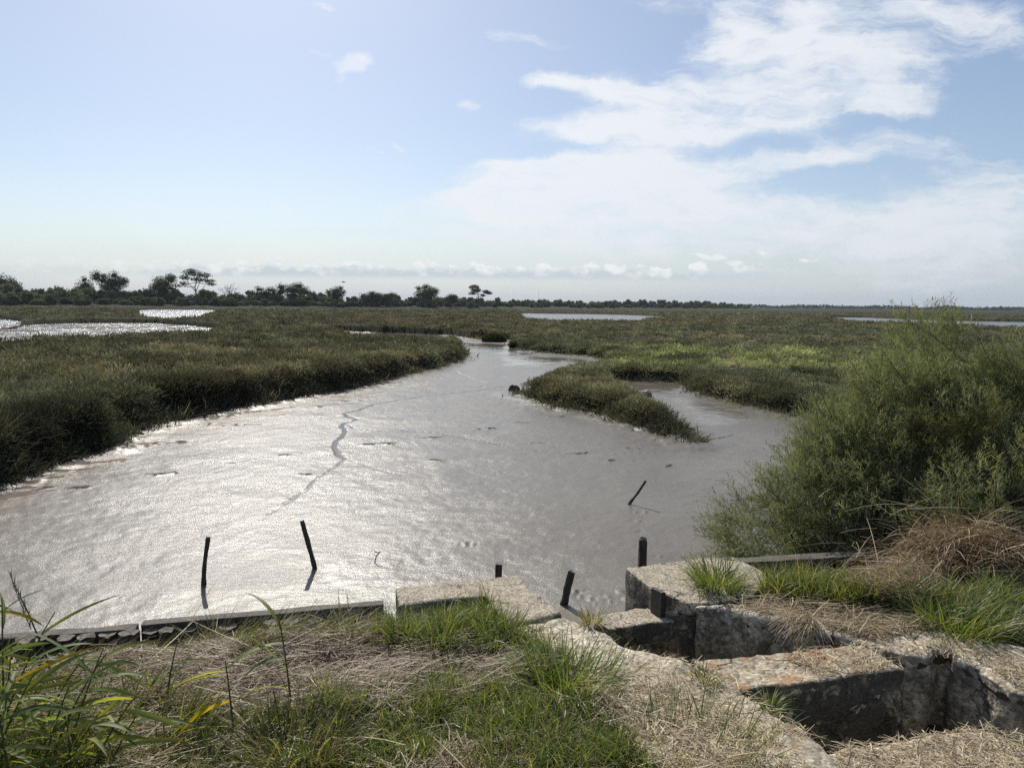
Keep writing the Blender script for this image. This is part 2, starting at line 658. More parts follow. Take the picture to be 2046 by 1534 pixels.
    cum2 = total([(1508, 495, 20, 5, 0, .6), (1620, 510, 30, 7, 0, .7), (1842, 537, 15, 5, 0, .6), (1415, 518, 50, 9, 0, .65), (1470, 526, 30, 8, 0, .6), (240, 530, 24, 5, 0, .6), (440, 526, 20, 4, 0, .6)])
    cum2m = cum2
    cum2 = maprange(nt, mth(nt, 'ADD', cum2, mth(nt, 'MULTIPLY', mth(nt, 'SUBTRACT', cn.outputs['Fac'], .5), 2.6)), .25, .75, 0, .7)
    cum2 = mth(nt, 'MULTIPLY', cum2, maprange(nt, cum2m, .05, .4))
    cum = mth(nt, 'MULTIPLY', mth(nt, 'MAXIMUM', cum, cum2), front)
    # whitish veil near the horizon, broken up into streaks
    veil = mth(nt, 'MULTIPLY', maprange(nt, gz, .17, .015, 0, 1), maprange(nt, s1, .2, .8, .75, 1.0))
    veil = mth(nt, 'MAXIMUM', mth(nt, 'MULTIPLY', veil, .86), mth(nt, 'MULTIPLY', low, .8))
    # clouds are brighter towards the sun
    dt = nd(nt, 'VectorMath', operation='DOT_PRODUCT')
    L(dirv, dt.inputs[0])
    dt.inputs[1].default_value = sd
    near = maprange(nt, dt.outputs['Value'], .35, 1.0, 0, 1, False)
    col_c = mix(nt, near, SKY['cloud_far'], SKY['cloud_near'])
    col_v = mix(nt, near, SKY['veil_far'], SKY['veil_near'])
    rel_ = mth(nt, 'DIVIDE', mth(nt, 'SUBTRACT', gz, cz0 - .012), .030)
    col_k = mix(nt, maprange(nt, mth(nt, 'ADD', rel_, mth(nt, 'MULTIPLY', mth(nt, 'SUBTRACT', cn.outputs['Fac'], .5), 2.2)), .1, .75), SKY['cum_dark'], SKY['cum_light'])
    skyc = mix(nt, SKY['thin'], sky.outputs[0], mix(nt, near, SKY['thin_far'], SKY['thin_near']))
    c = mix(nt, veil, skyc, col_v)
    c = mix(nt, mth(nt, 'MAXIMUM', dens, dthin), c, col_c)
    c = mix(nt, cum, c, col_k)
    L(c, bg.inputs[0])
    bg.inputs[1].default_value = SKY['strength']


# radiance of clouds before the background strength
k = 1 / .1
SKY = dict(strength=.1, thin=.15, thin_far=(.50 * k, .58 * k, .80 * k), thin_near=(.86 * k, .90 * k, 1.02 * k),
           cloud_far=(.72 * k, .77 * k, .83 * k), cloud_near=(.95 * k, .98 * k, 1.0 * k),
           veil_far=(.49 * k, .57 * k, .63 * k), veil_near=(.82 * k, .90 * k, .92 * k),
           cum_dark=(.62 * k, .70 * k, .74 * k), cum_light=(.93 * k, .96 * k, .95 * k))
build_world()
sc.view_settings.view_transform = 'Standard'
sc.view_settings.look = 'None'
sc.view_settings.exposure = 0.0
sc.view_settings.gamma = 1.0
sc.render.engine = 'CYCLES'
sc.cycles.use_denoising = False
sc.cycles.max_bounces = 6
sc.cycles.sample_clamp_indirect = 4.0
sc.cycles.diffuse_bounces = 3
sc.cycles.transmission_bounces = 4
sc.cycles.caustics_reflective = False
sc.cycles.caustics_refractive = False

# ------------------------------------------------------------------ outlines of the creek and the ponds


def P(lst, z=0.0):
    """world outline from what is seen at (x, y[, z])"""
    r = []
    for q in lst:
        zz = q[2] if len(q) > 2 else z
        p = at(q[0], q[1], zz)
        r.append((p[0], p[1]))
    return r


V1 = 1.05    # top of the marsh vegetation that hides a near water edge
CREEK = P([(0, 965), (92, 931), (144, 907), (219, 897), (253, 868), (342, 842), (438, 821), (512, 808), (588, 794), (700, 776),
           (792, 753), (857, 739), (898, 727), (921, 720), (920, 705), (903, 688), (888, 677, V1), (830, 672, V1), (765, 668.5, V1),
           (700, 665.5, V1), (640, 661), (760, 665), (820, 667.5), (885, 669), (919, 674), (957, 678), (1022, 680), (1030, 692), (1052, 702), (1093, 707),
           (1131, 709), (1162, 712), (1193, 716), (1216, 720), (1189, 721, .7), (1134, 726, .7), (1100, 738, .7), (1052, 755, .7),
           (1037, 772, .3), (1033, 787), (1037, 791), (1069, 798), (1093, 810), (1145, 822), (1186, 823), (1213, 834), (1282, 858),
           (1333, 871), (1362, 877), (1376, 875), (1384, 864, .3), (1370, 840, .5), (1345, 820, .5), (1308, 806, .5), (1285, 790, .5),
           (1255, 776, .5), (1222, 766, .4), (1216, 762), (1282, 764), (1346, 763), (1377, 769), (1384, 780), (1414, 794), (1483, 810), (1538, 822),
           (1599, 834), (1640, 850)]) + [(7.6, 14.0), (4.8, 10.0), (2.9, 6.6), (2.4, 5.2), (4.0, 4.4), (12, 3.0), (12, -8), (-14, -8), (-14, 3.2), (-11.5, 7.2)]
PONDS = [P([(-260, 664), (-120, 662), (0, 659), (68, 650), (120, 648), (188, 647), (308, 647), (376, 652), (438, 658.5), (410, 659.5, V1), (342, 662, V1), (257, 664, V1),
            (171, 669, V1), (68, 669, V1), (0, 674, V1), (-120, 680, V1), (-260, 686, V1)]),
         P([(-200, 641), (0, 639), (14, 640), (50, 644), (30, 649, .6), (0, 650, .6), (-200, 654, .6)]),
         P([(270, 619), (455, 620), (410, 625.5, V1), (393, 630.5, V1), (342, 633, V1), (300, 631, V1), (284, 628, V1)]),
         P([(1036, 626.5), (1109, 627.5), (1198, 628.5), (1254, 630), (1300, 632), (1356, 634.5), (1254, 635.5, 1.3), (1127, 634.5, 1.3), (1051, 631, 1.3)]),
         P([(1640, 634.5), (1722, 635), (1825, 639), (1945, 642.5), (2046, 644), (2300, 648), (2500, 652), (2500, 663, 1.2), (2200, 654, 1.2), (2046, 649.5, 1.2), (1825, 641.5, 1.2), (1700, 637, 1.2)])]
HUMMOCKS = [P([(958, 681), (972, 685), (990, 687), (1012, 685), (1017, 680), (1010, 675, .2), (985, 672, .2), (965, 674, .2)]),
            P([(1018, 696), (1030, 698), (1034, 693), (1026, 689)])]


def smooth_poly(pts, n=2, amp=.0):
    for _ in range(n):
        q = []
        for i in range(len(pts)):
            a, b = pts[i], pts[(i + 1) % len(pts)]
            q += [(a[0] * .75 + b[0] * .25, a[1] * .75 + b[1] * .25), (a[0] * .25 + b[0] * .75, a[1] * .25 + b[1] * .75)]
        pts = q
    return pts


def marsh_sd(x, y):
    """signed distance to open mud or water: > 0 on the marsh"""
    d = sdist(CREEK, x, y)
    for p in PONDS:
        d = np.minimum(d, sdist(p, x, y))
    return d


def marsh_height(x, y, d=None):
    r = np.hypot(x, y)
    if d is None:
        d = marsh_sd(x, y)
    dn = d + (fbm(x * .9, y * .9, 3, 4) - .5) * np.clip(.25 + r * .004, 0, .9)
    side = sstep(-4.0, 1.0, x - np.interp(y, [0, 18, 30, 45, 60, 400], [-2., -3., -4., -2.5, 0., 0.])) * sstep(110, 55, r)
    dn = dn + (fbm(x * .38 + 5, y * .38, 4, 3) - .5) * .9 * sstep(.0, .3, d + .3) * (1 - side * .6)
    h = -.35 + sstep(-.12, .5, dn) * (1.12 - .34 * side)
    h = h + sstep(.5, 6, dn) * (.12 + (fbm(x * .12, y * .12, 11, 4) - .5) * .45 + (fbm(x * .5, y * .5, 21, 3) - .5) * .25)
    az = np.arctan2(x, y)
    # the low dike that carries the far belt of shrubs
    Rd = dike_dist(az)
    h = h + np.exp(-((r - Rd) / (Rd * .06)) ** 2) * 1.3 * (d > 0) + sstep(Rd * .95, Rd * 1.1, r) * .5
    # gullies that show as dark lines across the far marsh
    h = h - .55 * np.exp(-((np.mod(r + 25 * fbm(az * 9, r * .01, 8, 3), 95) - 47) / 2.2) ** 2) * sstep(70, 110, r) * sstep(.35, .55, fbm(x * .012, y * .012, 14, 2))
    return h


def dike_dist(az):
    xs = np.array([-1.6, R(-42), R(-35), R(-19), R(-4), R(0), R(7), R(14), R(18), R(21), R(40), 1.6])
    ys = np.array([330., 340, 350, 370, 420, 480, 560, 680, 760, 1500, 1600, 1600])
    return np.interp(az, xs, ys)


# polar sheet reaching the horizon (finer towards the viewer, all real terrain)
a_f = np.linspace(R(-44), R(44), 720)
a_c = np.linspace(R(44), R(316), 90)[1:-1]
AZ = np.concatenate([a_f, a_c])
RR = np.concatenate([[1.0, 3.0], np.exp(np.linspace(math.log(5.5), math.log(420), 620)), np.exp(np.linspace(math.log(440), math.log(7400), 60))])
A, RD = np.meshgrid(AZ, RR)
X, Y = RD * np.sin(A), RD * np.cos(A)
H = np.full(X.shape, .8)
m = RD < 900
H[m] = marsh_height(X[m], Y[m])
H[~m] = 1.1 + (fbm(X[~m] * .004, Y[~m] * .004, 5, 3) - .5) * 1.0
H[RD < 5.4] = -.6
nr, na = X.shape
idx = np.arange(nr * na).reshape(nr, na)
nx = np.roll(idx, -1, 1)
Q = np.stack([idx[:-1], nx[:-1], nx[1:], idx[1:]], -1).reshape(-1, 4)
me = mesh_from('marsh_ground', np.stack([X, Y, H], -1).reshape(-1, 3), Q, smooth=True)
tag(link('marsh_ground', me, M_MARSHSOIL), 'flat salt marsh ground between the muddy creek and the horizon', kind='structure')

# ------------------------------------------------------------------ the mud of the creek
a_m = np.linspace(R(-48), R(48), 900)
r_m = np.exp(np.linspace(math.log(2.2), math.log(125), 760))
A, RD = np.meshgrid(a_m, r_m)
X, Y = RD * np.sin(A), RD * np.cos(A)
GROOVES = [([(1040, 771), (990, 776), (930, 783), (880, 788), (830, 795), (780, 802), (745, 808), (720, 818), (690, 826), (700, 834), (716, 838), (690, 845), (680, 850), (690, 860), (684, 872), (672, 885), (673, 905), (690, 916)], .10, .05, 1.0),
           ([(690, 845), (705, 856), (760, 860), (820, 861), (880, 866), (930, 876), (985, 886), (1040, 888), (1100, 884), (1180, 886), (1270, 888), (1330, 889), (1410, 884), (1470, 868)], .055, .035, .6),
           ([(690, 916), (660, 940), (620, 965), (580, 1000), (545, 1030)], .07, .03, .35),
           ([(985, 886), (1030, 895), (1080, 900), (1150, 905), (1230, 908), (1320, 903)], .05, .035, .3),
           ([(700, 920), (760, 940), (810, 950)], .05, .02, .4),
           ([(800, 764), (860, 768), (940, 772), (1030, 773)], .12, .06, .2),
           ([(910, 742), (930, 752), (965, 765)], .1, .04, .3)]
WH = (fbm(X * .35, Y * .35, 31, 4) - .5) * .05 + (fbm(X * 2.2, Y * 2.2, 41, 4) - .5) * .022 + (fbm(X * 7, Y * 7, 44, 3) - .5) * .012
WAT = np.zeros(X.shape)
CRUST_SHADE = np.zeros(X.shape)
near = RD < 60
for pts, hw, dep, wt in GROOVES:
    pw = P(pts)
    jx = X[near] + (fbm(X[near] * 1.5, Y[near] * 1.5, 51, 3) - .5) * .25
    jy = Y[near] + (fbm(X[near] * 1.5 + 9, Y[near] * 1.5, 52, 3) - .5) * .25
    d = dist_line(pw, jx, jy)
    w = hw * .43 * (1 + .008 * RD[near] ** 1.15) * (.55 + .9 * fbm(X[near] * .8, Y[near] * .8, 58, 3))
    f = sstep(1.15, .75, d / w)
    lip = np.exp(-((d / w - 1.3) / .5) ** 2)
    WH[near] += -dep * .4 * f
    CRUST_SHADE[near] = np.maximum(CRUST_SHADE[near], lip * sstep(.56 - (.13 if wt <= .6 else 0), .66 - (.1 if wt <= .6 else 0), fbm(X[near] * 1.6, Y[near] * 2.4, 57, 4)) * .85)
    if wt > .3:
        WAT[near] = np.maximum(WAT[near], f * min(.75, wt))
# a sheet of shallow water at the head of the creek and a ripple-smooth flat before the sluice
hw_ = P([(925, 684), (1030, 690), (1070, 708), (1180, 722), (1080, 735), (1010, 732), (985, 742), (1030, 752), (1000, 760), (985, 738), (1000, 725), (1010, 712), (950, 703), (915, 695), (700, 672), (760, 664), (880, 668)])
WAT = np.maximum(WAT, sstep(.6, -.6, sdist(hw_, X, Y) + (fbm(X * .5, Y * .5, 61, 3) - .5) * 3) * .95)
rc = P([(1230, 765), (1370, 765), (1420, 800), (1560, 830), (1480, 850), (1400, 850), (1340, 812), (1260, 790)])
WAT = np.maximum(WAT, sstep(.5, -.8, sdist(rc, X, Y) + (fbm(X * .6, Y * .6, 63, 3) - .5) * 2.5) * .8)
# wrinkles and clods lying on the mud, their shaded sides put into the colour
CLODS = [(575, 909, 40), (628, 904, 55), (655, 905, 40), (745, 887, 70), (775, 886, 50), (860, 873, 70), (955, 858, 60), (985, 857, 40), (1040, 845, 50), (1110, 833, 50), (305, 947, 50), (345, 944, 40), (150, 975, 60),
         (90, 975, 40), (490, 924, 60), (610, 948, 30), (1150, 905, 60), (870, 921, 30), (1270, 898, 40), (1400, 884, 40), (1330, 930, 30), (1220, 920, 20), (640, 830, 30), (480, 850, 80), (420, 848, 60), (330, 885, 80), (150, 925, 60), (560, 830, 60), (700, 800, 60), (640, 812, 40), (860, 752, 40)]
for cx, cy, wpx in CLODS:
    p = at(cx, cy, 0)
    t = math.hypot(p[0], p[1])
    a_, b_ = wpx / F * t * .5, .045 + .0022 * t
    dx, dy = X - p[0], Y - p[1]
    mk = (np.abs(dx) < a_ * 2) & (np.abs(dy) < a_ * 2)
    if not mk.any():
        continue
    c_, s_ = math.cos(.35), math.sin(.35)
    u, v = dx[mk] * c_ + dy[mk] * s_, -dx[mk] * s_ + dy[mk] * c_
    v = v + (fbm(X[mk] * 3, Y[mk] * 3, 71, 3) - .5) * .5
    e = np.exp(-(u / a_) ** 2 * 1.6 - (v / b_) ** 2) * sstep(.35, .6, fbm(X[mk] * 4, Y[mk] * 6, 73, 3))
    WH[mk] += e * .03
    CRUST_SHADE[mk] = np.maximum(CRUST_SHADE[mk], sstep(.10, .30, e))
# footprint-like dimples near the posts
for cx, cy in [(1275, 1040), (1283, 1046), (1272, 1058), (1284, 1066), (1280, 1090), (1300, 1095), (1318, 1110), (1270, 1022), (1290, 1022), (1430, 960), (1380, 975), (1420, 1000), (1360, 1110), (1240, 1180), (1180, 1195), (1160, 1190), (1200, 1185), (1220, 1200),
               (1190, 1205), (1150, 1180), (1215, 1190), (1250, 1195), (1300, 1140), (1390, 930), (1400, 915), (1405, 940), (1385, 1000), (1350, 1040), (945, 1088), (930, 1086)]:
    p = at(cx, cy, 0)
    d = np.hypot(X - p[0], (Y - p[1]) * .8)
    qa, qr = rng.uniform(.3, 1), rng.uniform(.02, .045)
    d = d + (fbm(X * 14, Y * 14, 83, 2) - .5) * .05
    WH += (np.exp(-(d / qr) ** 2) * .018 - np.exp(-((d - qr * 1.8) / qr) ** 2) * .006) * qa
    CRUST_SHADE = np.maximum(CRUST_SHADE, np.exp(-(d / qr) ** 4) * .6 * qa)
# mud climbs a little at the foot of the banks
sd_ = sdist(CREEK, X, Y)
WH += sstep(-1.2, .2, sd_) * .10 + sstep(-1.6, 0, sd_) * (fbm(X * 3, Y * 3, 81, 4) - .5) * .10 * (RD > 8)
# brown drier crust in ragged streaks along the foot of the left bank
lb = P([(0, 965), (92, 931), (144, 907), (219, 897), (253, 868), (342, 842), (438, 821), (512, 808), (588, 794), (700, 776), (792, 753)])
dl_ = dist_line(lb, X, Y)
uu = X * .62 + Y * .78
vv = -X * .78 + Y * .62
cr = fbm(uu * .7, vv * 4.5, 85, 4) + .35 * fbm(X * 9, Y * 9, 86, 2)
CRUST_SHADE = np.maximum(CRUST_SHADE, sstep(.70, .80, cr + .16 * np.exp(-(dl_ / 1.2) ** 2) - .10) * sstep(3.6, .6, dl_) * .85)
CRUST_SHADE = np.maximum(CRUST_SHADE, sstep(-.35, .0, sd_) * .9)
nr, na = X.shape
idx = np.arange(nr * na).reshape(nr, na)
Q = np.stack([idx[:-1, :-1], idx[:-1, 1:], idx[1:, 1:], idx[1:, :-1]], -1).reshape(-1, 4)
me = mesh_from('mud', np.stack([X, Y, WH], -1).reshape(-1, 3), Q, smooth=True, extra={'water': WAT.ravel(), 'clod': CRUST_SHADE.ravel()})
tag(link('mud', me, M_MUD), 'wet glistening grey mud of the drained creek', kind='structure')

for i, p in enumerate(PONDS):
    ex = smooth_poly(p, 1)
    cx, cy = np.mean([q[0] for q in ex]), np.mean([q[1] for q in ex])
    bm = bmesh.new()
    vs = [bm.verts.new((cx + (x - cx) * 1.06, cy + (y - cy) * 1.06, .1)) for x, y in ex]
    bm.faces.new(vs)
    bmesh.ops.triangulate(bm, faces=bm.faces)
    me = bpy.data.meshes.new('pond_water')
    bm.to_mesh(me)
    bm.free()
    tag(link('pond_water', me, M_WATER), kind='structure')

# low ridge beyond the marsh, distance haze put into its blue colour
xs = np.linspace(-900, 900, 60)
zt = 34 * np.exp(-((xs + 150) / 330) ** 2) + 18 * np.exp(-((xs - 380) / 260) ** 2) + 5 * fbm(xs * .01, xs * 0, 91, 3) - 4
V, Q = [], []
for j, (dy, f) in enumerate([(-500, -.4), (-200, .6), (0, 1.0), (300, .7), (700, -.4)]):
    for x, z in zip(xs, zt):
        V.append((x + 150, 6200 + dy, z * f if f > 0 else -6))
n = len(xs)
for j in range(4):
    for i in range(n - 1):
        Q.append((j * n + i, j * n + i + 1, (j + 1) * n + i + 1, (j + 1) * n + i))
tag(link('distant_hills', mesh_from('distant_hills', V, Q, smooth=True), soil_mat('haze_tinted_woodland', (.16, .20, .24), (.20, .24, .28), (.18, .22, .26), .5, .02)), kind='structure')

# ------------------------------------------------------------------ marsh vegetation (nobody could count it)


def patch_colour(x, y, n):
    a = fbm(x * .07, y * .07, 101, 4)
    b = fbm(x * .25 + 40, y * .25, 102, 3)
    c0 = np.array([.086, .091, .060])        # grey-green sea purslane
    c1 = np.array([.112, .106, .068])        # brownish cord grass
    c2 = np.array([.190, .205, .085])        # fresh yellow-green
    c3 = np.array([.112, .088, .056])        # reddish glasswort
    r = np.hypot(x, y)
    az = np.arctan2(x, y)
    col = c0[None] + (c1 - c0)[None] * sstep(.42, .62, a)[:, None]
    fresh = sstep(R(0), R(9), az) * sstep(62, 48, r) * sstep(33, 40, r) * sstep(.36, .52, b)
    col = col + (c2[None] - col) * (fresh * .85)[:, None]
    red = sstep(50, 90, r) * sstep(.45, .62, fbm(x * .03, y * .05, 105, 3)) * .55
    col = col + (c3[None] - col) * red[:, None]
    col = col * (.75 + .5 * n)[:, None]
    tan = sstep(.56, .68, fbm(x * .16 + 31, y * .22, 108, 4)) * .7
    col = col + (np.array([.165, .140, .088])[None] - col) * (tan * .75)[:, None]
    dark = sstep(.55, .66, fbm(x * .3 + 71, y * .45, 109, 3)) * .45
    col = col * (1 - dark)[:, None]
    f = fbm(x * .9 + 11, y * .9, 107, 3)
    col = col * (.66 + .74 * sstep(.3, .7, f))[:, None] * (1.42 + .45 * sstep(-2, 7, x))[:, None]
    return col


def marsh_points(N, r0, r1, a0, a1):
    r = np.exp(rng.uniform(math.log(r0), math.log(r1), N))
    a = rng.uniform(a0, a1, N)
    return r * np.sin(a), r * np.cos(a)


B = Blades()
# clumps all over
x, y = marsh_points(52000, 9, 420, R(-43), R(43))
d = marsh_sd(x, y)
k = d > .1
x, y, d = x[k], y[k], d[k]
k = ~((np.abs(x) < 7.0) & (y < 9.0))
x, y, d = x[k], y[k], d[k]
# more on the flanks that face the creek
xe, ye = marsh_points(160000, 9, 75, R(-43), R(40))
de = sdist(CREEK, xe, ye)
k = (de > -.12) & (de < 1.3) & ~((xe > 2) & (ye < 11)) & (ye > 5)
x, y, d = np.concatenate([x, xe[k]]), np.concatenate([y, ye[k]]), np.concatenate([d, de[k]])
print('marsh clumps', len(x))
per = 8
r = np.hypot(x, y)
hn = fbm(x * .6, y * .6, 111, 3)
tall = sstep(.55, .7, fbm(x * .22, y * .22, 113, 3))
rside = sstep(-3, 2, x - np.interp(y, [0, 18, 30, 45, 60, 400], [-2., -3., -4., -2.5, 0., 0.])) * sstep(110, 55, np.hypot(x, y))
lump = sstep(.40, .62, fbm(x * .55 + 3, y * .55, 115, 3))
hgt = (.08 + .22 * hn + .24 * tall * (1 - .5 * rside) + .22 * lump + .16 * sstep(1.4, .2, d) * (1 - rside)) * (1 - .28 * rside) * rng.uniform(.7, 1.2, len(x))
rep = lambda v: np.repeat(v, per)
X, Y, RRR = rep(x), rep(y), rep(r)
n = len(X)
spread = .10 + .0035 * RRR
X = X + rng.normal(0, 1, n) * spread
Y = Y + rng.normal(0, 1, n) * spread
Z = marsh_height(X, Y)
Z = np.maximum(Z, .02) - .03
wpx = np.clip(RRR * 1.1 / 725, .010, .45)
lean = np.abs(rng.normal(.6, .45, n))
col = patch_colour(rep(x), rep(y), rng.uniform(0, 1, n)) * rep(rng.uniform(.7, 1.25, len(x)))[:, None]
straw = rng.uniform(0, 1, n) < .04
col[straw] = np.array([.20, .16, .09]) * rng.uniform(.6, 1.2, straw.sum())[:, None]
B.add(np.stack([X, Y, Z], 1), rng.uniform(0, 2 * PI, n), rep(hgt) * rng.uniform(.6, 1.15, n), lean, rng.uniform(.1, 1.3, n), wpx, col, nseg=2, twist=1.2, tip=.25)
# cord grass hanging over the edges
de2 = rep(d)
k = (de2 < .8) & (RRR < 60) & (rng.uniform(0, 1, n) < .32)
m = k.sum()
col2 = np.array([.10, .10, .058]) * rng.uniform(.6, 1.5, m)[:, None]
pale = rng.uniform(0, 1, m) < .12
col2[pale] = np.array([.24, .20, .12]) * rng.uniform(.6, 1.1, pale.sum())[:, None]
B.add(np.stack([X, Y, Z], 1)[k], rng.normal(1.3, 1.2, m), rng.uniform(.25, .6, m), rng.uniform(.1, .6, m), rng.uniform(1.0, 2.4, m), wpx[k] * .75, col2, nseg=4, twist=.7)
# low rounded bushes of sea purslane: leaves over domes
x, y = marsh_points(17000, 9, 260, R(-43), R(43))
xe, ye = marsh_points(60000, 9, 90, R(-43), R(40))
de = sdist(CREEK, xe, ye)
k = (de > .15) & (de < 1.6) & (rng.uniform(0, 1, len(xe)) < .75)
x, y = np.concatenate([x, xe[k]]), np.concatenate([y, ye[k]])
d = marsh_sd(x, y)
k = (d > .2) & ~((x > -7) & (x < 8.0) & (y < 10.0)) & (fbm(x * .18 + 20, y * .18, 121, 3) > .34)
x, y, d = x[k], y[k], d[k]
r = np.hypot(x, y)
nb = np.where(r < 40, 96, np.where(r < 90, 44, 20))
Rc = rng.uniform(.22, .55, len(x)) * (1 + r * .006)
Hc = rng.uniform(.22, .50, len(x)) * np.where(x > -3, .8, 1.0)
cc = patch_colour(x, y, rng.uniform(0, 1, len(x))) * rng.uniform(.75, 1.3, len(x))[:, None]
rp = lambda v: np.repeat(v, nb, 0)
n = nb.sum()
q, a = np.sqrt(rng.uniform(0, 1, n)), rng.uniform(0, 2 * PI, n)
X, Y = rp(x) + np.sin(a) * q * rp(Rc), rp(y) + np.cos(a) * q * rp(Rc)
Z = marsh_height(rp(x), rp(y)) + rp(Hc) * np.sqrt(1 - q * q * .98) * rng.uniform(.0, 1, n) ** .35 - .04
rr = np.hypot(X, Y)
B.add(np.stack([X, Y, Z], 1), a + rng.normal(0, .7, n), rng.uniform(.05, .12, n) * (1 + rr * .008), .2 + q * 1.0 + rng.normal(0, .3, n), rng.uniform(-.2, .6, n), np.clip(rr * 1.1 / 725, .012, .45), rp(cc) * rng.uniform(.7, 1.3, n)[:, None], nseg=1, twist=1.5, tip=.5)
print('domes', len(x), 'blades', B.n)
me = B.mesh('marsh_vegetation')
o = link('marsh_vegetation', me, M_MARSH)
tag(o, 'low grey-green salt marsh plants and cord grass covering both sides of the creek', 'marsh plants', kind='stuff')

# ------------------------------------------------------------------ the sluice: walls, cross beams, bank
from mathutils import noise as mnoise
ZT = 1.90
EDGE_L = [(1036, 1146), (1060, 1174), (1090, 1198), (1123, 1223), (1166, 1237), (1215, 1258), (1240, 1275), (1292, 1292), (1344, 1306), (1393, 1326), (1440, 1350),
          (1485, 1376), (1527, 1393), (1569, 1425), (1614, 1449), (1645, 1487)]
EDGE_R = [(1249, 1135), (1278, 1160), (1306, 1182), (1340, 1193), (1372, 1207), (1431, 1215), (1474, 1221), (1503, 1233), (1555, 1240), (1600, 1252), (1645, 1265), (1694, 1275),
          (1757, 1292), (1798, 1305), (1858, 1313), (1872, 1297), (1900, 1297), (1903, 1313), (1917, 1317), (1955, 1334), (1990, 1362), (2025, 1379), (2100, 1400), (2200, 1440)]
CHANNEL = P([(1010, 1130)] + EDGE_L + [(1700, 1560), (1760, 1700), (2330, 1700), (2260, 1470)] + EDGE_R[::-1] + [(1240, 1120)], ZT)
WALL_POLYS = []


def solid(name, poly, z0, z1, mat, parent=None, voxel=.02, rough=.012, freq=6.0, chip=.03, dome=0.0, seed=0):
    """a weathered block: prism, remeshed and worn"""
    bm = bmesh.new()
    vs = [bm.verts.new((x, y, z1)) for x, y in poly]
    f = bm.faces.new(vs)
    if f.normal.z < 0:
        f.normal_flip()
    ex = bmesh.ops.extrude_face_region(bm, geom=[f])
    for v in ex['geom']:
        if isinstance(v, bmesh.types.BMVert):
            v.co.z = z0
    bmesh.ops.recalc_face_normals(bm, faces=bm.faces)
    bmesh.ops.triangulate(bm, faces=bm.faces)
    me = bpy.data.meshes.new(name)
    bm.to_mesh(me)
    bm.free()
    tmp = bpy.data.objects.new('tmp', me)
    COL.objects.link(tmp)
    md = tmp.modifiers.new('r', 'REMESH')
    md.mode = 'VOXEL'
    md.voxel_size = voxel
    dg = bpy.context.evaluated_depsgraph_get()
    me2 = bpy.data.meshes.new_from_object(tmp.evaluated_get(dg))
    bpy.data.objects.remove(tmp)
    bpy.data.meshes.remove(me)
    n = len(me2.vertices)
    co_ = np.empty(n * 3, np.float32)
    no_ = np.empty(n * 3, np.float32)
    me2.vertices.foreach_get('co', co_)
    me2.vertices.foreach_get('normal', no_)
    co_, no_ = co_.reshape(-1, 3), no_.reshape(-1, 3)
    off = Vector((seed * 3.1, seed * 1.7, 0))
    for i in range(n):
        p = Vector(co_[i]) + off
        d = mnoise.fractal(p * freq, 1.0, 2.0, 4) * rough + mnoise.noise(p * 2.1) * rough * .8
        c = mnoise.fractal(p * freq * .8 + Vector((5, 5, 5)), 1.0, 2.0, 3)
        edge = 1 - max(abs(no_[i][2]), (no_[i][0] ** 2 + no_[i][1] ** 2) ** .5)
        d -= max(0, c - .05) * chip * min(1, edge * 4)
        if abs(no_[i][2]) < .5:
            d -= max(0, c - .15) * chip * 1.2
        co_[i] += no_[i] * d
    me2.vertices.foreach_set('co', co_.ravel())
    me2.polygons.foreach_set('use_smooth', np.ones(len(me2.polygons), bool))
    me2.name = name
    me2.update()
    return link(name, me2, mat, parent)


def wall_poly(lst, z=ZT):
    p = P(lst, z)
    WALL_POLYS.append(p)
    return p


t = tag(empty('sluice_wall', (*P([(1090, 1230)], ZT)[0], 0)), 'weathered concrete sluice wall with a side arm, left of the narrow channel', 'sluice wall')


def rel(poly, root):
    return [(x - root.location.x, y - root.location.y) for x, y in poly]


solid('concrete_wing', rel(wall_poly([(790, 1172), (840, 1167), (900, 1160), (970, 1153)] + EDGE_L[:4] + [(1080, 1235), (1027, 1244), (989, 1219), (971, 1190), (867, 1200), (796, 1209)]), t), -.4, ZT, M_CONC, t, .014, .005, 7, .014, seed=1)
solid('stone_wall', rel(wall_poly([(1028, 1247), (1080, 1238), (1124, 1226)] + EDGE_L[4:] + [(1700, 1560), (1790, 1700), (1480, 1700), (1330, 1560), (1220, 1440), (1130, 1330), (1079, 1280)]), t), -.4, ZT - .004, M_STONE, t, .02, .022, 4, .07, seed=2)
t2 = tag(empty('sluice_wall', (*P([(1450, 1180)], ZT)[0], 0)), 'long weathered concrete sluice wall right of the narrow channel, with a vertical slot', 'sluice wall')
solid('concrete_wing', rel(wall_poly(EDGE_R[:5] + [(1420, 1207), (1500, 1195), (1540, 1165), (1525, 1144), (1495, 1126), (1466, 1113), (1400, 1115), (1320, 1126)]), t2), -.4, ZT + .004, M_CONC, t2, .014, .006, 7, .016, seed=3)
solid('stone_wall', rel(wall_poly([(1374, 1209), (1422, 1210), (1505, 1199), (1600, 1205), (1700, 1225), (1800, 1240), (1920, 1262), (2100, 1300), (2350, 1360)] + EDGE_R[:4:-1]), t2), -.4, ZT, M_STONE, t2, .018, .015, 4.5, .045, seed=4)
sb = solid('cross_beam', P([(1185, 1236), (1200, 1227), (1265, 1215), (1325, 1211), (1340, 1222), (1364, 1238), (1290, 1247), (1216, 1258), (1200, 1250)], 1.78), 1.655, 1.78, M_CONC, None, .014, .006, 8, .02, seed=5)
tag(sb, 'low pebbly concrete beam bridging the channel mouth between the two walls', 'concrete beam')
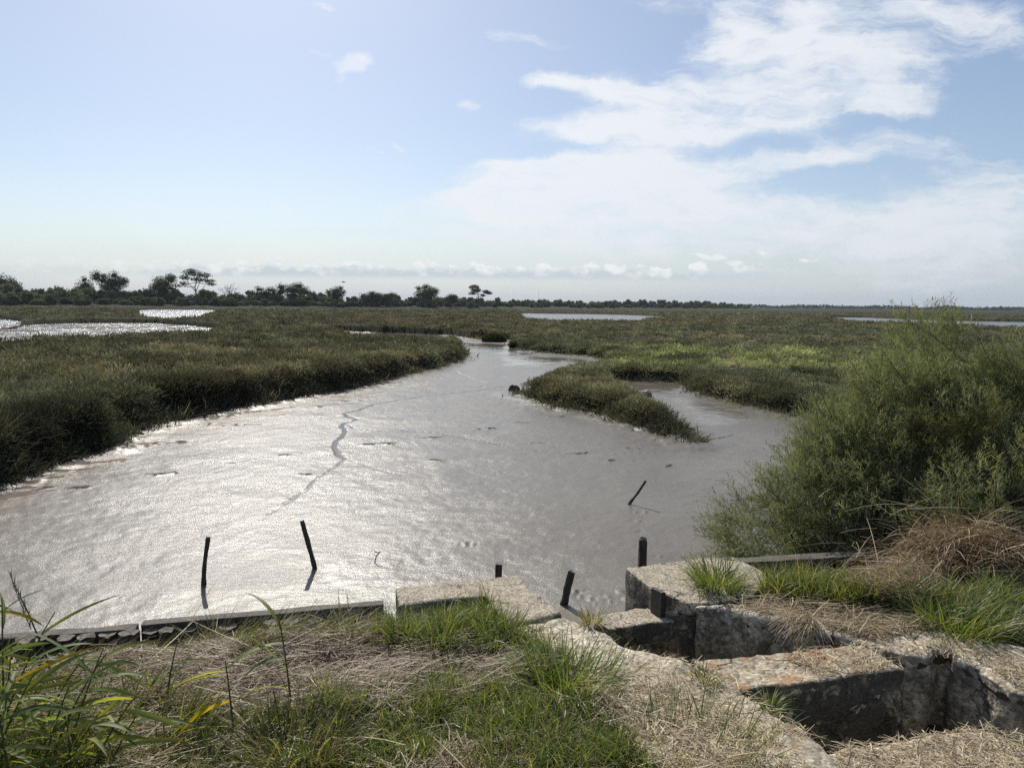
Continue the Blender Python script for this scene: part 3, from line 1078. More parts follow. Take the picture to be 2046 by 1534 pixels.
s2_ = P([(1380, 1319), (1480, 1309), (1600, 1299), (1725, 1287), (1765, 1312), (1810, 1339), (1700, 1353), (1590, 1365), (1480, 1381), (1432, 1350)], 1.89)
sb = solid('cross_slab', s2_, 1.15, 1.89, M_LICH, None, .017, .009, 6, .03, seed=6)
tag(sb, 'thick concrete slab with orange lichen crossing the pit between the walls', 'concrete slab')
s3_ = P([(1640, 1497), (1735, 1484), (1833, 1467), (1972, 1451), (2010, 1466), (2060, 1484), (2200, 1480), (2360, 1720), (1700, 1720)], 1.885)
sb = solid('cross_slab', s3_, 1.35, 1.885, M_STONE, None, .018, .010, 6, .03, seed=7)
tag(sb, 'straw-strewn stone slab nearest to the viewer, closing the dark pit', 'concrete slab')

# ---- the earth bank
RAIL = P([(-1500, 1340), (-700, 1310), (-150, 1277), (0, 1266), (280, 1246), (500, 1226), (775, 1206)], 1.72)
RIGHT_LINE = P([(1490, 1126), (1640, 1116), (1800, 1105), (2046, 1092), (2500, 1075)], 1.75)
BANKP = RAIL + P([(800, 1188), (1020, 1160), (1250, 1150), (1360, 1125), (1470, 1120)], 1.86) + RIGHT_LINE + [(8, 5.1), (8, -4), (-7, -4), (-7, 3.0)]


def ground_z(x, y):
    x, y = np.asarray(x, float), np.asarray(y, float)
    z = 1.865 + (fbm(x * 1.1, y * 1.1, 201, 4) - .5) * .10 + (fbm(x * 6, y * 6, 203, 3) - .5) * .03
    dr = dist_line(RAIL, x, y)
    z = z - .38 * sstep(.80, .26, dr)
    drr = dist_line(RIGHT_LINE, x, y)
    z = z - .42 * sstep(.62, .22, drr) * sstep(3.6, 2.9, x)
    z = z + .08 * np.exp(-(((x - 2.7) / .7) ** 2 + ((y - 3.9) / .5) ** 2))
    for w in WALL_POLYS:
        s = sdist(w, x, y)
        z = np.where(s < .12, np.minimum(z, ZT - .02 - .12 * sstep(.02, -.05, s)), z)
    # the outer slope of the bank under the tamarisk
    return z


def full_ground(x, y):
    z = ground_z(x, y)
    return z


gx_ = np.concatenate([np.arange(-6.5, -3.6, .15), np.arange(-3.6, 4.6, .035), np.arange(4.6, 7.8, .12)])
gy_ = np.concatenate([np.arange(-3.8, 1.2, .15), np.arange(1.2, 5.6, .035)])
X, Y = np.meshgrid(gx_, gy_)
Z = ground_z(X, Y)
ny, nx_ = X.shape
idx = np.arange(ny * nx_).reshape(ny, nx_)
Q = np.stack([idx[:-1, :-1], idx[:-1, 1:], idx[1:, 1:], idx[1:, :-1]], -1).reshape(-1, 4)
cx, cy = X.ravel()[Q].mean(1), Y.ravel()[Q].mean(1)
keep = inside(BANKP, cx, cy) & ~inside(CHANNEL, cx, cy)
me = mesh_from('bank_ground', np.stack([X, Y, Z], -1).reshape(-1, 3), Q[keep], smooth=True)
tag(link('bank_ground', me, M_BANK), 'earth bank the viewer stands on', kind='structure')
# outer slope on the right, from the pile row down to the marsh
ys = np.linspace(4.2, 8.2, 60)
xs = np.linspace(1.7, 12, 120)
X, Y = np.meshgrid(xs, ys)
dl = dist_line(RIGHT_LINE, X, Y)
Z = 1.35 - sstep(.05, 2.6, dl) * .95 + (fbm(X * 1.5, Y * 1.5, 211, 4) - .5) * .2
Z = Z - 1.2 * sstep(.35, -.1, sdist([(p[0], p[1]) for p in [(2.45, 4.9), (2.6, 6.6), (3.8, 8.6), (14, 9), (14, 3.5), (5, 4.5)]], X, Y) * -1)
ny, nx_ = X.shape
idx = np.arange(ny * nx_).reshape(ny, nx_)
Q = np.stack([idx[:-1, :-1], idx[:-1, 1:], idx[1:, 1:], idx[1:, :-1]], -1).reshape(-1, 4)
cx, cy = X.ravel()[Q].mean(1), Y.ravel()[Q].mean(1)
keep = ~inside(BANKP, cx, cy)
tag(link('bank_slope', mesh_from('bank_slope', np.stack([X, Y, Z], -1).reshape(-1, 3), Q[keep], smooth=True), M_BANK), 'outer slope of the bank under the tamarisk', kind='structure')

# ------------------------------------------------------------------ timber: rails, pile heads, posts


def beam(name, p0, p1, w, h, mat, label=None, cat=None, group=None, parent=None, n=24, wob=.006, seed=0):
    """a squared, weathered timber from p0 to p1 (centre line of its top)"""
    p0, p1 = Vector(p0), Vector(p1)
    L = (p1 - p0).length
    rows = []
    for i in range(n + 1):
        x = L * i / n
        ring = []
        for (a, b) in ((-1, 0), (-.8, .12), (.8, .12), (1, 0), (1, -1), (.85, -1.08), (-.85, -1.08), (-1, -1)):
            q = Vector((x * 5 + seed, a * 2, b * 3 + seed))
            ring.append((x - L / 2, a * w / 2 + mnoise.noise(q) * wob + mnoise.noise(Vector((x * 1.2 + seed, 0, 0))) * .012, b * h * (1 if b < 0 else .1) + mnoise.noise(q + Vector((9, 0, 0))) * wob))
        rows.append(ring)
    V = [v for r_ in rows for v in r_]
    Q = []
    for i in range(n):
        for j in range(8):
            Q.append((i * 8 + j, i * 8 + (j + 1) % 8, (i + 1) * 8 + (j + 1) % 8, (i + 1) * 8 + j))
    for o in (0, n * 8):
        Q += [(o, o + 1, o + 2, o + 3), (o, o + 3, o + 4, o + 7), (o + 4, o + 5, o + 6, o + 7)]
    me = mesh_from(name, V, Q)
    me.materials.append(mat)
    o = bpy.data.objects.new(name, me)
    COL.objects.link(o)
    d = (p1 - p0)
    o.location = (p0 + p1) / 2
    o.rotation_euler = (0, -math.asin(d.z / L), math.atan2(d.y, d.x))
    if parent:
        o.parent = parent
    if label:
        tag(o, label, cat, group)
    return o


def pole(name, pts, rad, mat, label, cat, group=None, k=8, rough=.25, top=None, seed=0):
    """a worn round stake; pts from foot to head"""
    pts = [Vector(p) for p in pts]
    seg = []
    for i in range(len(pts) - 1):
        for j in range(6):
            seg.append(pts[i].lerp(pts[i + 1], j / 6))
    seg.append(pts[-1])
    bm = bmesh.new()
    rings = []
    n = len(seg)
    for i, p in enumerate(seg):
        t = (seg[min(i + 1, n - 1)] - seg[max(0, i - 1)]).normalized()
        a = t.cross(Vector((0, 1, .1))).normalized()
        b = t.cross(a)
        r0 = rad * (1.08 - .18 * i / n)
        ring = []
        for j in range(k):
            w = 2 * PI * j / k
            rr = r0 * (1 + rough * mnoise.noise(Vector((math.cos(w) * 1.3 + seed, math.sin(w) * 1.3, i * .35))))
            q = p + (a * math.cos(w) + b * math.sin(w)) * rr
            if i == n - 1:
                q += t * (mnoise.noise(Vector((math.cos(w) * 2 + seed, math.sin(w) * 2, 3))) * rad * .35)
            ring.append(bm.verts.new(q))
        rings.append(ring)
    for i in range(n - 1):
        for j in range(k):
            bm.faces.new((rings[i][j], rings[i][(j + 1) % k], rings[i + 1][(j + 1) % k], rings[i + 1][j]))
    c = bm.verts.new(sum((v.co for v in rings[-1]), Vector()) / k - Vector((0, 0, rad * .15)))
    for j in range(k):
        f = bm.faces.new((rings[-1][j], rings[-1][(j + 1) % k], c))
        f.material_index = 1
    bmesh.ops.recalc_face_normals(bm, faces=bm.faces)
    foot = pts[0].copy()
    for v in bm.verts:
        v.co -= foot
    me = bpy.data.meshes.new(name)
    bm.to_mesh(me)
    bm.free()
    me.materials.append(mat)
    me.materials.append(top or mat)
    o = bpy.data.objects.new(name, me)
    COL.objects.link(o)
    o.location = foot
    return tag(o, label, cat, group)


A3 = lambda x, y, z: Vector(at(x, y, z))
# retaining wall on the left: two lengths of top rail, a lower rail, a row of pile heads
beam('timber_rail', A3(-190, 1283, 1.725), A3(273, 1251, 1.73), .066, .11, M_GREYWOOD, 'weathered grey timber rail at the far left, ending at the gap behind the pile heads', 'timber rail', 'timber rails of the retaining wall', seed=1)
beam('timber_rail', A3(285, 1244, 1.76), A3(766, 1203, 1.77), .066, .13, M_GREYWOOD, 'weathered grey timber rail running up to the left concrete arm', 'timber rail', 'timber rails of the retaining wall', seed=5)
beam('timber_rail', A3(300, 1270, 1.62), A3(785, 1229, 1.66), .06, .07, M_GREYWOOD, 'lower pale timber rail half sunk in grass in front of the pile heads', 'timber rail', 'timber rails of the retaining wall', seed=9)
i = 0
for xp in range(-170, 770, 42):
    xx = xp + rng.uniform(-9, 9)
    yy = np.interp(xx, [-170, 60, 135, 262, 411, 602, 680, 770], [1293, 1277, 1272, 1262, 1253, 1238, 1231, 1223])
    zt = 1.735 + rng.uniform(-.05, .035) - (.08 if xp > 650 else 0)
    p = A3(xx, yy, zt)
    lab = 'grey cracked pile head beside the gap between the two timber rails' if abs(xp - 250) < 21 else 'round wooden pile head in the row behind the grey timber rails'
    pole('pile_head', [(p.x, p.y, .2), (p.x, p.y, p.z)], .045 + rng.uniform(-.007, .008), M_DARKWOOD, lab, 'pile', 'pile heads along the left timber rails', 12, .35, M_ENDWOOD, seed=i * 3.7)
    i += 1
# right of the sluice
beam('timber_rail', A3(1478, 1119, 1.79), A3(1800, 1100, 1.79), .10, .05, M_GREYWOOD, 'mossy capping timber running under the tamarisk, right of the sluice', 'timber rail', seed=13)
for i, xp in enumerate(range(1505, 1800, 27)):
    p = A3(xp + rng.uniform(-4, 4), 1126 - (xp - 1505) * .055, 1.74 + rng.uniform(-.015, .015))
    pole('pile_head', [(p.x, p.y, .3), (p.x, p.y, p.z)], .05 + rng.uniform(-.006, .01), M_DARKWOOD, 'dark wooden pile with a pale broken top, in the row under the tamarisk', 'pile', 'piles right of the sluice', 12, .35, M_ENDWOOD, seed=i * 2.3 + 50)


def from_px(bx, by, tx, ty, rad, label, bend=0.0, name='mooring_stake', sink=.4, seed=0, dy=0.0):
    b = at(bx, by, 0.0)
    tp = atd(tx, ty, b[1] + dy)
    b, tp = Vector(b), Vector(tp)
    mid = b.lerp(tp, .45) + Vector((bend, 0, 0))
    foot = b + (b - mid).normalized() * sink
    return pole(name, [foot, b, mid, tp], rad, M_DARKWOOD, label, 'stake', 'old stakes standing in the mud', 9, .3, seed=seed)


from_px(407, 1169, 416, 1072, .028, 'thin upright dark stake in the mud, leftmost of the stakes', -.015, seed=1)
from_px(630, 1137, 603, 1040, .031, 'thin dark stake leaning to the left in bright mud, casting a short shadow', .0, seed=2)
from_px(1126, 1205, 1143, 1141, .044, 'stout dark stake leaning to the right in the channel mouth', .0, seed=3)
from_px(1257, 1007, 1290, 960, .024, 'thin dark stake leaning far to the right out in the mud', .01, seed=4)


def sawn_post(name, x, ytop, Yd, w, dpt, label, lean=0.0, zb=-.3):
    tp = Vector(atd(x, ytop, Yd))
    bm = bmesh.new()
    n = 14
    rings = []
    for i in range(n + 1):
        f = i / n
        z = zb + (tp.z - zb) * f
        cx = tp.x + lean * (f - 1)
        ring = []
        for (a, b) in ((-1, -1), (0, -1.05), (1, -1), (1.04, 0), (1, 1), (0, 1.05), (-1, 1), (-1.04, 0)):
            nn = mnoise.noise(Vector((a + x, b, z * 5))) * .008
            zz = z + (mnoise.noise(Vector((a * 2 + x, b * 2, 0))) * .03 if i == n else 0)
            ring.append(bm.verts.new((cx + a * w / 2 + nn, Yd + b * dpt / 2 + nn, zz)))
        rings.append(ring)
    for i in range(n):
        for j in range(8):
            bm.faces.new((rings[i][j], rings[i][(j + 1) % 8], rings[i + 1][(j + 1) % 8], rings[i + 1][j]))
    bm.faces.new(rings[-1])
    bmesh.ops.recalc_face_normals(bm, faces=bm.faces)
    for v in bm.verts:
        v.co -= Vector((tp.x, Yd, 0))
    me = bpy.data.meshes.new(name)
    bm.to_mesh(me)
    bm.free()
    o = link(name, me, M_DARKWOOD, None, (tp.x, Yd, 0))
    return tag(o, label, 'post', 'old sawn posts of the sluice')


sawn_post('wooden_post', 997, 1125, 5.3, .05, .05, 'short dark post just behind the left concrete arm', .03)
sawn_post('wooden_post', 1284.5, 1077, 5.1, .056, .05, 'square upright dark post behind the right sluice wall', 0)
# plate wedged into the notch of the right wall and the board in its slot
p = A3(1309, 1184, ZT)
o = beam('iron_plate', (p.x - .004, p.y + .03, ZT + .02), (p.x + .035, p.y - .05, ZT + .02), .03, .22, M_DARKWOOD, 'dark upright plate wedged in a notch of the right sluice wall', 'plate', seed=3, n=4)
p = A3(1884, 1306, ZT)
q0 = Vector((p.x - .03, p.y - .015, 0))
bm = bmesh.new()
bmesh.ops.create_cube(bm, size=1)
for v in bm.verts:
    v.co = Vector((v.co.x * .075, v.co.y * .045, v.co.z * 1.3 + .9 + (.03 * v.co.x if v.co.z > 0 else 0)))
bmesh.ops.bevel(bm, geom=bm.edges[:], offset=.006, segments=2, affect='EDGES')
me = bpy.data.meshes.new('gate_board')
bm.to_mesh(me)
bm.free()
o = link('gate_board', me, M_DARKWOOD, None, q0)
o.rotation_euler = (0, 0, R(-35))
tag(o, 'narrow wet board standing in the slot of the right sluice wall', 'board')

# driftwood twig, stones and clods on the mud
b = Vector(at(752, 1120, 0.04))
T = Tubes()
T.add([b + Vector((-.03, 0, -.05)), b + Vector((.0, 0, .06)), b + Vector((.05, .02, .13))], [.008, .007, .005], 6, (.02, .018, .016))
T.add([b + Vector((-.03, .02, .12)), b + Vector((.03, .02, .105)), b + Vector((.07, .01, .115))], [.006, .007, .004], 6, (.02, .018, .016))
T.add([b + Vector((.0, 0, .06)), b + Vector((-.04, .03, .08))], [.004, .003], 6, (.02, .018, .016))
tag(link('driftwood_twig', T.mesh('driftwood_twig'), M_TWIG), 'small forked dark twig sticking out of the glittering mud', 'twig')


def rock(name, x, y, r, label, cat, mat, sq=.7, seed=0):
    bm = bmesh.new()
    bmesh.ops.create_icosphere(bm, subdivisions=3, radius=1)
    for v in bm.verts:
        d = 1 + .35 * mnoise.fractal(v.co * 1.2 + Vector((seed, 0, 0)), 1, 2, 3)
        v.co = Vector((v.co.x * r * d, v.co.y * r * d, v.co.z * r * d * sq))
    me = bpy.data.meshes.new(name)
    bm.to_mesh(me)
    bm.free()
    p = at(x, y, 0)
    return tag(link(name, me, mat, None, (p[0], p[1], r * sq * .6)), label, cat)


rock('stone', 1293, 791, .17, 'pale rounded stone standing in the shallow side channel', 'stone', M_STONE, .9, 3)
rock('mud_clod', 722, 772, .17, 'dark clod of turf lying at the foot of the left bank', 'clod', M_MARSHSOIL, .9, 7)
rock('mud_clod', 276, 871, .16, 'flat dark clod in the mud below the nearest stretch of left bank', 'clod', M_MARSHSOIL, .45, 9)
rock('mud_clod', 1027, 785, .22, 'pale muddy lump at the left end of the spit', 'clod', M_BANK, .9, 12)

# ------------------------------------------------------------------ grass and straw of the bank


def zone(poly, N, z=1.86):
    xs = [p[0] for p in poly]
    ys = [p[1] for p in poly]
    ox, oy = np.empty(0), np.empty(0)
    while len(ox) < N:
        x = rng.uniform(min(xs), max(xs), N * 2)
        y = rng.uniform(min(ys), max(ys), N * 2)
        k = inside(poly, x, y)
        ox, oy = np.concatenate([ox, x[k]]), np.concatenate([oy, y[k]])
    p = at(ox[:N], oy[:N], z)
    return p[:, 0], p[:, 1]


GREEN = np.array([[.145, .200, .052], [.19, .245, .068], [.25, .275, .10], [.11, .155, .045]])
DRYG = np.array([[.30, .25, .13], [.22, .20, .09], [.40, .34, .20]])
STRAW = np.array([[.38, .30, .175], [.48, .40, .25], [.25, .185, .11], [.60, .52, .34], [.17, .125, .08]])
THATCH = np.array([[.30, .23, .14], [.40, .32, .21], [.20, .145, .09], [.56, .48, .32], [.14, .10, .065], [.25, .18, .115]])
PALE = np.array([[.50, .41, .25], [.60, .51, .33], [.34, .265, .155], [.66, .59, .42], [.24, .18, .11]])
BROWN = np.array([[.25, .17, .095], [.33, .24, .14], [.17, .11, .07], [.42, .33, .20]])


def pick(pal, n, var=.25):
    return pal[rng.integers(0, len(pal), n)] * rng.uniform(1 - var, 1 + var, n)[:, None]


def clump(x, y, cell=.12):
    """pull points towards clump centres"""
    jx = x + (vnoise(x / cell, y / cell, 301) - .5) * cell * 1.2
    jy = y + (vnoise(x / cell + 50, y / cell, 302) - .5) * cell * 1.2
    return jx, jy


def ok_ground(x, y):
    return ~inside(CHANNEL, x, y) & inside(BANKP, x, y)


GB, SB = Blades(), Blades()


def grass_zone(poly, N, L0, L1, pal=GREEN, lean=(.35, .3), curve=(.2, 1.6), w=(.003, .006), az=None, walls=False, dry=.12):
    x, y = zone(poly, N)
    x, y = clump(x, y)
    k = ok_ground(x, y)
    if not walls:
        for wp in WALL_POLYS[:4]:
            k &= ~(sdist(wp, x, y) < -.02)
    x, y = x[k], y[k]
    n = len(x)
    dens = fbm(x * 5, y * 5, 311, 3)
    k = rng.uniform(0, 1, n) < sstep(.2, .5, dens) * .85 + .15
    x, y = x[k], y[k]
    n = len(x)
    z = ground_z(x, y) - .01
    col = pick(pal, n)
    m = rng.uniform(0, 1, n) < dry
    col[m] = pick(DRYG, m.sum())
    a = rng.uniform(0, 2 * PI, n) if az is None else rng.normal(az[0], az[1], n)
    Ls = rng.uniform(L0, L1, n) * (.6 + .8 * fbm(x * 3, y * 3, 313, 2))
    GB.add(np.stack([x, y, z], 1), a, Ls, np.abs(rng.normal(lean[0], lean[1], n)), rng.uniform(*curve, n), rng.uniform(*w, n), col, nseg=4, twist=.8)


def straw_zone(poly, N, L0, L1, pal=STRAW, z=None, az=None, hmax=.05, w=(.0022, .0045), edge=0.0):
    x, y = zone(poly, N, 1.88)
    if z is None:
        k = ok_ground(x, y)
        x, y = x[k], y[k]
        g = ground_z(x, y)
        for wp in WALL_POLYS:
            g = np.where(inside(wp, x, y), ZT + .002, g)
    else:
        g = np.full(len(x), z)
    n = len(x)
    a = rng.uniform(0, 2 * PI, n) if az is None else rng.normal(az[0], az[1], n)
    Ls = rng.uniform(L0, L1, n)
    h = rng.uniform(0, 1, n) ** 2 * hmax * (.4 + 1.6 * fbm(x * 5, y * 5, 317, 3))
    SB.add(np.stack([x - np.sin(a) * Ls / 2, y - np.cos(a) * Ls / 2, g + .006 + h], 1), a, Ls, rng.normal(1.50, .13, n), rng.normal(.12, .18, n), rng.uniform(*w, n), pick(pal, n), nseg=3, twist=.5, tip=.4, root=.8, sway=rng.normal(0, .35, n))


# short grass
grass_zone([(790, 1256), (860, 1226), (915, 1200), (972, 1190), (1000, 1225), (1040, 1262), (1085, 1292), (1000, 1305), (800, 1296), (745, 1275)], 5200, .09, .24, lean=(.4, .3))
grass_zone([(180, 1300), (420, 1283), (770, 1256), (780, 1285), (520, 1318), (200, 1325)], 4200, .12, .28, np.array([[.16, .17, .075], [.20, .19, .10], [.12, .135, .05]]), (.8, .3), (.5, 1.4), (.002, .004), (1.6, .7), dry=.3)
grass_zone([(330, 1470), (560, 1440), (760, 1425), (1000, 1372), (1110, 1330), (1200, 1340), (1260, 1400), (1330, 1560), (250, 1580)], 19000, .06, .16, dry=.16)
grass_zone([(560, 1420), (800, 1400), (960, 1360), (1060, 1330), (1000, 1420), (700, 1470)], 2600, .07, .18, dry=.2)
grass_zone([(1040, 1300), (1130, 1290), (1250, 1330), (1240, 1400), (1120, 1400)], 1900, .12, .26, dry=.15)
grass_zone([(-80, 1400), (200, 1380), (420, 1440), (420, 1600), (-80, 1600)], 5200, .12, .34, np.array([[.12, .145, .035], [.17, .18, .05], [.08, .11, .025]]), (.6, .3), (.4, 1.5), az=(1.2, 1.0), dry=.25)
grass_zone([(1790, 1232), (1900, 1205), (2090, 1165), (2140, 1310), (2000, 1300), (1880, 1272)], 5200, .10, .26, az=(1.2, .9), lean=(.6, .3), dry=.15, walls=True)
grass_zone([(1390, 1130), (1445, 1125), (1490, 1172), (1660, 1190), (1640, 1210), (1540, 1205), (1440, 1190)], 2000, .10, .22, dry=.2, walls=True)
grass_zone([(1520, 1185), (1700, 1178), (1840, 1195), (1810, 1240), (1600, 1218)], 3200, .07, .18, dry=.3, walls=True)
grass_zone([(1250, 1330), (1420, 1340), (1560, 1440), (1640, 1530), (1350, 1560)], 700, .04, .12, dry=.5, walls=True)
# cut straw and dead thatch
straw_zone([(100, 1310), (400, 1290), (760, 1285), (1060, 1295), (1120, 1330), (1000, 1385), (760, 1440), (560, 1440), (330, 1430), (180, 1380)], 15000, .06, .22, THATCH, az=(1.45, .55), hmax=.055)
straw_zone([(300, 1440), (700, 1420), (1000, 1370), (1200, 1400), (1300, 1570), (250, 1590)], 6000, .05, .16, PALE, hmax=.05)
straw_zone([(880, 1500), (1100, 1480), (1250, 1570), (850, 1590)], 2500, .05, .18, BROWN, hmax=.05)
straw_zone([(-90, 1330), (200, 1330), (420, 1440), (300, 1600), (-90, 1600)], 3500, .08, .24, STRAW, az=(1.5, .6), hmax=.06)
straw_zone([(1190, 1350), (1310, 1350), (1420, 1410), (1560, 1500), (1640, 1580), (1280, 1580), (1180, 1420)], 2600, .03, .12, PALE, hmax=.025)
straw_zone([(1560, 1318), (1725, 1291), (1800, 1338), (1640, 1358)], 450, .03, .11, PALE, 1.897, (1.0, .9), .012)
straw_zone([(1660, 1502), (1975, 1458), (2080, 1490), (2100, 1600), (1700, 1600)], 1900, .025, .10, PALE, 1.892, None, .012)
straw_zone([(1470, 1222), (1560, 1208), (1750, 1222), (1870, 1265), (1745, 1287), (1600, 1250), (1520, 1236)], 1500, .06, .20, STRAW, None, (1.7, .9), .03)
straw_zone([(1680, 1190), (1800, 1165), (1880, 1210), (1780, 1232), (1690, 1215)], 1500, .08, .24, BROWN, None, None, .09)
# straw hanging over the lip of the right wall
x, y = zone([(1575, 1232), (1640, 1250), (1635, 1262), (1590, 1250)], 230, ZT)
n = len(x)
SB.add(np.stack([x, y, np.full(n, ZT + .015) + rng.uniform(0, .03, n)], 1), rng.normal(3.9, .5, n), rng.uniform(.08, .24, n), rng.normal(1.25, .2, n), rng.uniform(.5, 1.1, n), rng.uniform(.002, .0045, n), pick(STRAW, n), nseg=4, tip=.4)
straw_zone([(1240, 1300), (1400, 1330), (1500, 1395), (1650, 1500), (1560, 1500), (1400, 1400), (1290, 1340)], 420, .02, .09, PALE, ZT, None, .008)
straw_zone([(1760, 1300), (1900, 1290), (2060, 1330), (2060, 1400), (1950, 1330)], 500, .02, .09, PALE, ZT + .006, None, .01)
# a few long loose stalks
x, y = zone([(100, 1300), (1200, 1300), (1600, 1500), (1200, 1560), (300, 1520)], 26)
k = ok_ground(x, y)
x, y = x[k], y[k]
n = len(x)
SB.add(np.stack([x, y, ground_z(x, y) + .05], 1), rng.uniform(0, 2 * PI, n), rng.uniform(.25, .55, n), rng.normal(1.4, .15, n), rng.normal(.15, .25, n), rng.uniform(.004, .007, n), pick(PALE, n), nseg=4, tip=.5)
# the bank goes on, grassy, to the right of the view
x, y = rng.uniform(2.6, 7.6, 9000), rng.uniform(-.5, 5.0, 9000)
x, y = clump(x, y)
k = ok_ground(x, y) & (x > 1.75 + .42 * y)
for wp in WALL_POLYS:
    k &= ~inside(wp, x, y)
x, y = x[k], y[k]
n = len(x)
GB.add(np.stack([x, y, ground_z(x, y) - .01], 1), rng.normal(1.2, 1.0, n), rng.uniform(.1, .28, n), np.abs(rng.normal(.6, .3, n)), rng.uniform(.2, 1.6, n), rng.uniform(.004, .008, n), pick(np.concatenate([GREEN, DRYG]), n), nseg=4, twist=.8)
tag(link('grass', GB.mesh('grass'), M_GRASS), 'short green grass growing on the bank', kind='stuff')
tag(link('straw', SB.mesh('straw'), M_STRAW), 'dry cut straw and dead thatch strewn over bank and stones', kind='stuff')


def tuft(px_, py_, n, rad, L, label, pal=GREEN, dry=.1, z=None, lean=.45, w=(.0035, .0065), az=None, curve=(.3, 1.7), name='grass_tuft', cat='grass tuft', mat=None):
    p = at(px_, py_, 1.86 if z is None else z)
    zz = float(ground_z(p[0], p[1])) if z is None else z
    T_ = Blades()
    a = rng.uniform(0, 2 * PI, n)
    rr = rad * np.sqrt(rng.uniform(0, 1, n))
    bx, by = rr * np.sin(a), rr * np.cos(a)
    if az is None:
        aa = a + rng.normal(0, .6, n)
    else:
        aa = rng.normal(az[0], az[1], n)
    col = pick(pal, n)
    m_ = rng.uniform(0, 1, n) < dry
    col[m_] = pick(DRYG, m_.sum())
    T_.add(np.stack([bx, by, np.full(n, -.015)], 1), aa, L * rng.uniform(.5, 1.1, n), np.abs(rng.normal(lean * .6, .25, n)) + lean * .4 * rr / rad, rng.uniform(*curve, n), rng.uniform(*w, n), col, nseg=5, twist=.7)
    o = link(name, T_.mesh(name), mat or M_GRASS, None, (p[0], p[1], zz))
    return tag(o, label, cat)


GD = np.array([[.11, .165, .042], [.15, .21, .054], [.20, .25, .078]])
tuft(1130, 1375, 620, .17, .28, 'dense dark green grass tuft on the bank left of the stone wall', GD)
tuft(1205, 1345, 300, .10, .24, 'green grass tuft growing against the pale stone wall below the cross beam', GD)
tuft(1390, 1530, 900, .21, .36, 'large green grass tuft at the lower edge, left of the pit', GD)
tuft(1432, 1172, 420, .12, .24, 'bright grass tuft on top of the right concrete wing', GREEN, z=ZT)
tuft(575, 1530, 700, .18, .24, 'dark straggly tussock with dry stalks near the lower edge', np.array([[.05, .07, .02], [.09, .09, .035], [.20, .16, .09]]), .3)
tuft(1536, 1418, 70, .03, .15, 'small grass tuft on the lip of the dark pit', GREEN)
tuft(1408, 1356, 90, .05, .10, 'tiny yellow-green tuft on the stone beside the lichen slab', np.array([[.16, .19, .05], [.2, .2, .07]]), z=ZT)
tuft(1590, 1200, 200, .10, .18, 'thin grass tuft between the right concrete wing and the pile row', GREEN, .25)
tuft(1905, 1268, 520, .16, .28, 'long-bladed green tuft right of the lichen slab, behind the slotted wall', GD, .2)
tuft(1182, 1240, 90, .05, .11, 'small dry tuft in the crack of the pale coping stone', DRYG, .5, z=ZT)
tuft(430, 1268, 70, .06, .34, 'dry pointed tuft leaning over the timber rail', np.array([[.20, .19, .08], [.28, .24, .11], [.12, .12, .04]]), .3, lean=.5, az=(-.6, .7))
tuft(700, 1275, 130, .08, .24, 'thin yellowish tuft where the rail meets the concrete arm', np.array([[.20, .19, .08], [.3, .25, .12]]), .3, lean=.6)
# mound of dead reed on the right
p = at(1945, 1160, 1.9)
T_ = Blades()
n = 5600
bx, by = rng.normal(.12, .25, n), rng.normal(.16, .14, n)
aa = rng.normal(3.6, 1.0, n)
hb = rng.uniform(0, .30, n) * np.exp(-((bx - .1) / .4) ** 2)
T_.add(np.stack([bx, by, hb - .03], 1), aa, rng.uniform(.12, .36, n), rng.uniform(.4, 1.5, n), rng.uniform(.4, 1.8, n), rng.uniform(.0025, .006, n), pick(np.concatenate([BROWN, STRAW]), n, .3), nseg=4, twist=.6, tip=.4)
n = 60
T_.add(np.stack([rng.normal(.1, .4, n), rng.normal(.15, .2, n), rng.uniform(.1, .45, n)], 1), rng.normal(3.6, 1.6, n), rng.uniform(.2, .5, n), rng.uniform(.9, 1.5, n), rng.uniform(.1, .8, n), rng.uniform(.003, .006, n), pick(PALE, n), nseg=4, tip=.4)
tag(link('dead_reed_mound', T_.mesh('dead_reed_mound'), M_STRAW, None, (p[0], p[1], 1.88)), 'tangled mound of dead brown reeds below the tamarisk on the right', 'dead reeds')

# ------------------------------------------------------------------ reeds at the left
REED = np.array([[.14, .19, .06], [.16, .20, .065], [.11, .16, .065], [.19, .21, .065]])


def leaf_mesh(L, w, droop, twist, col, nseg=9):
    """a blade along +X in its own frame, starting level and drooping"""
    V, C = [], []
    x = z = 0.0
    th = .35
    for i in range(nseg + 1):
        f = i / nseg
        ww = w * (math.sin(PI * min(1, (f * .82 + .16))) ** .8) * (1 if f < .97 else .2)
        tw = twist * f
        for s in (-1, 0, 1):
            y = s * ww / 2
            V.append((x + 0, y * math.cos(tw), z + (abs(s) * ww * .14) + y * math.sin(tw)))
            cc = np.array(col) * (1.25 if s == 0 else 1) * (1 + .25 * math.sin(f * 5 + s))
            C.append(cc)
        x += math.cos(th) * L / nseg
        z += math.sin(th) * L / nseg
        th -= droop / nseg
    Q = []
    for i in range(nseg):
        for j in range(2):
            Q.append((i * 3 + j, i * 3 + j + 1, (i + 1) * 3 + j + 1, (i + 1) * 3 + j))
    return mesh_from('leaf', V, Q, np.clip(C, 0, 1), smooth=True)


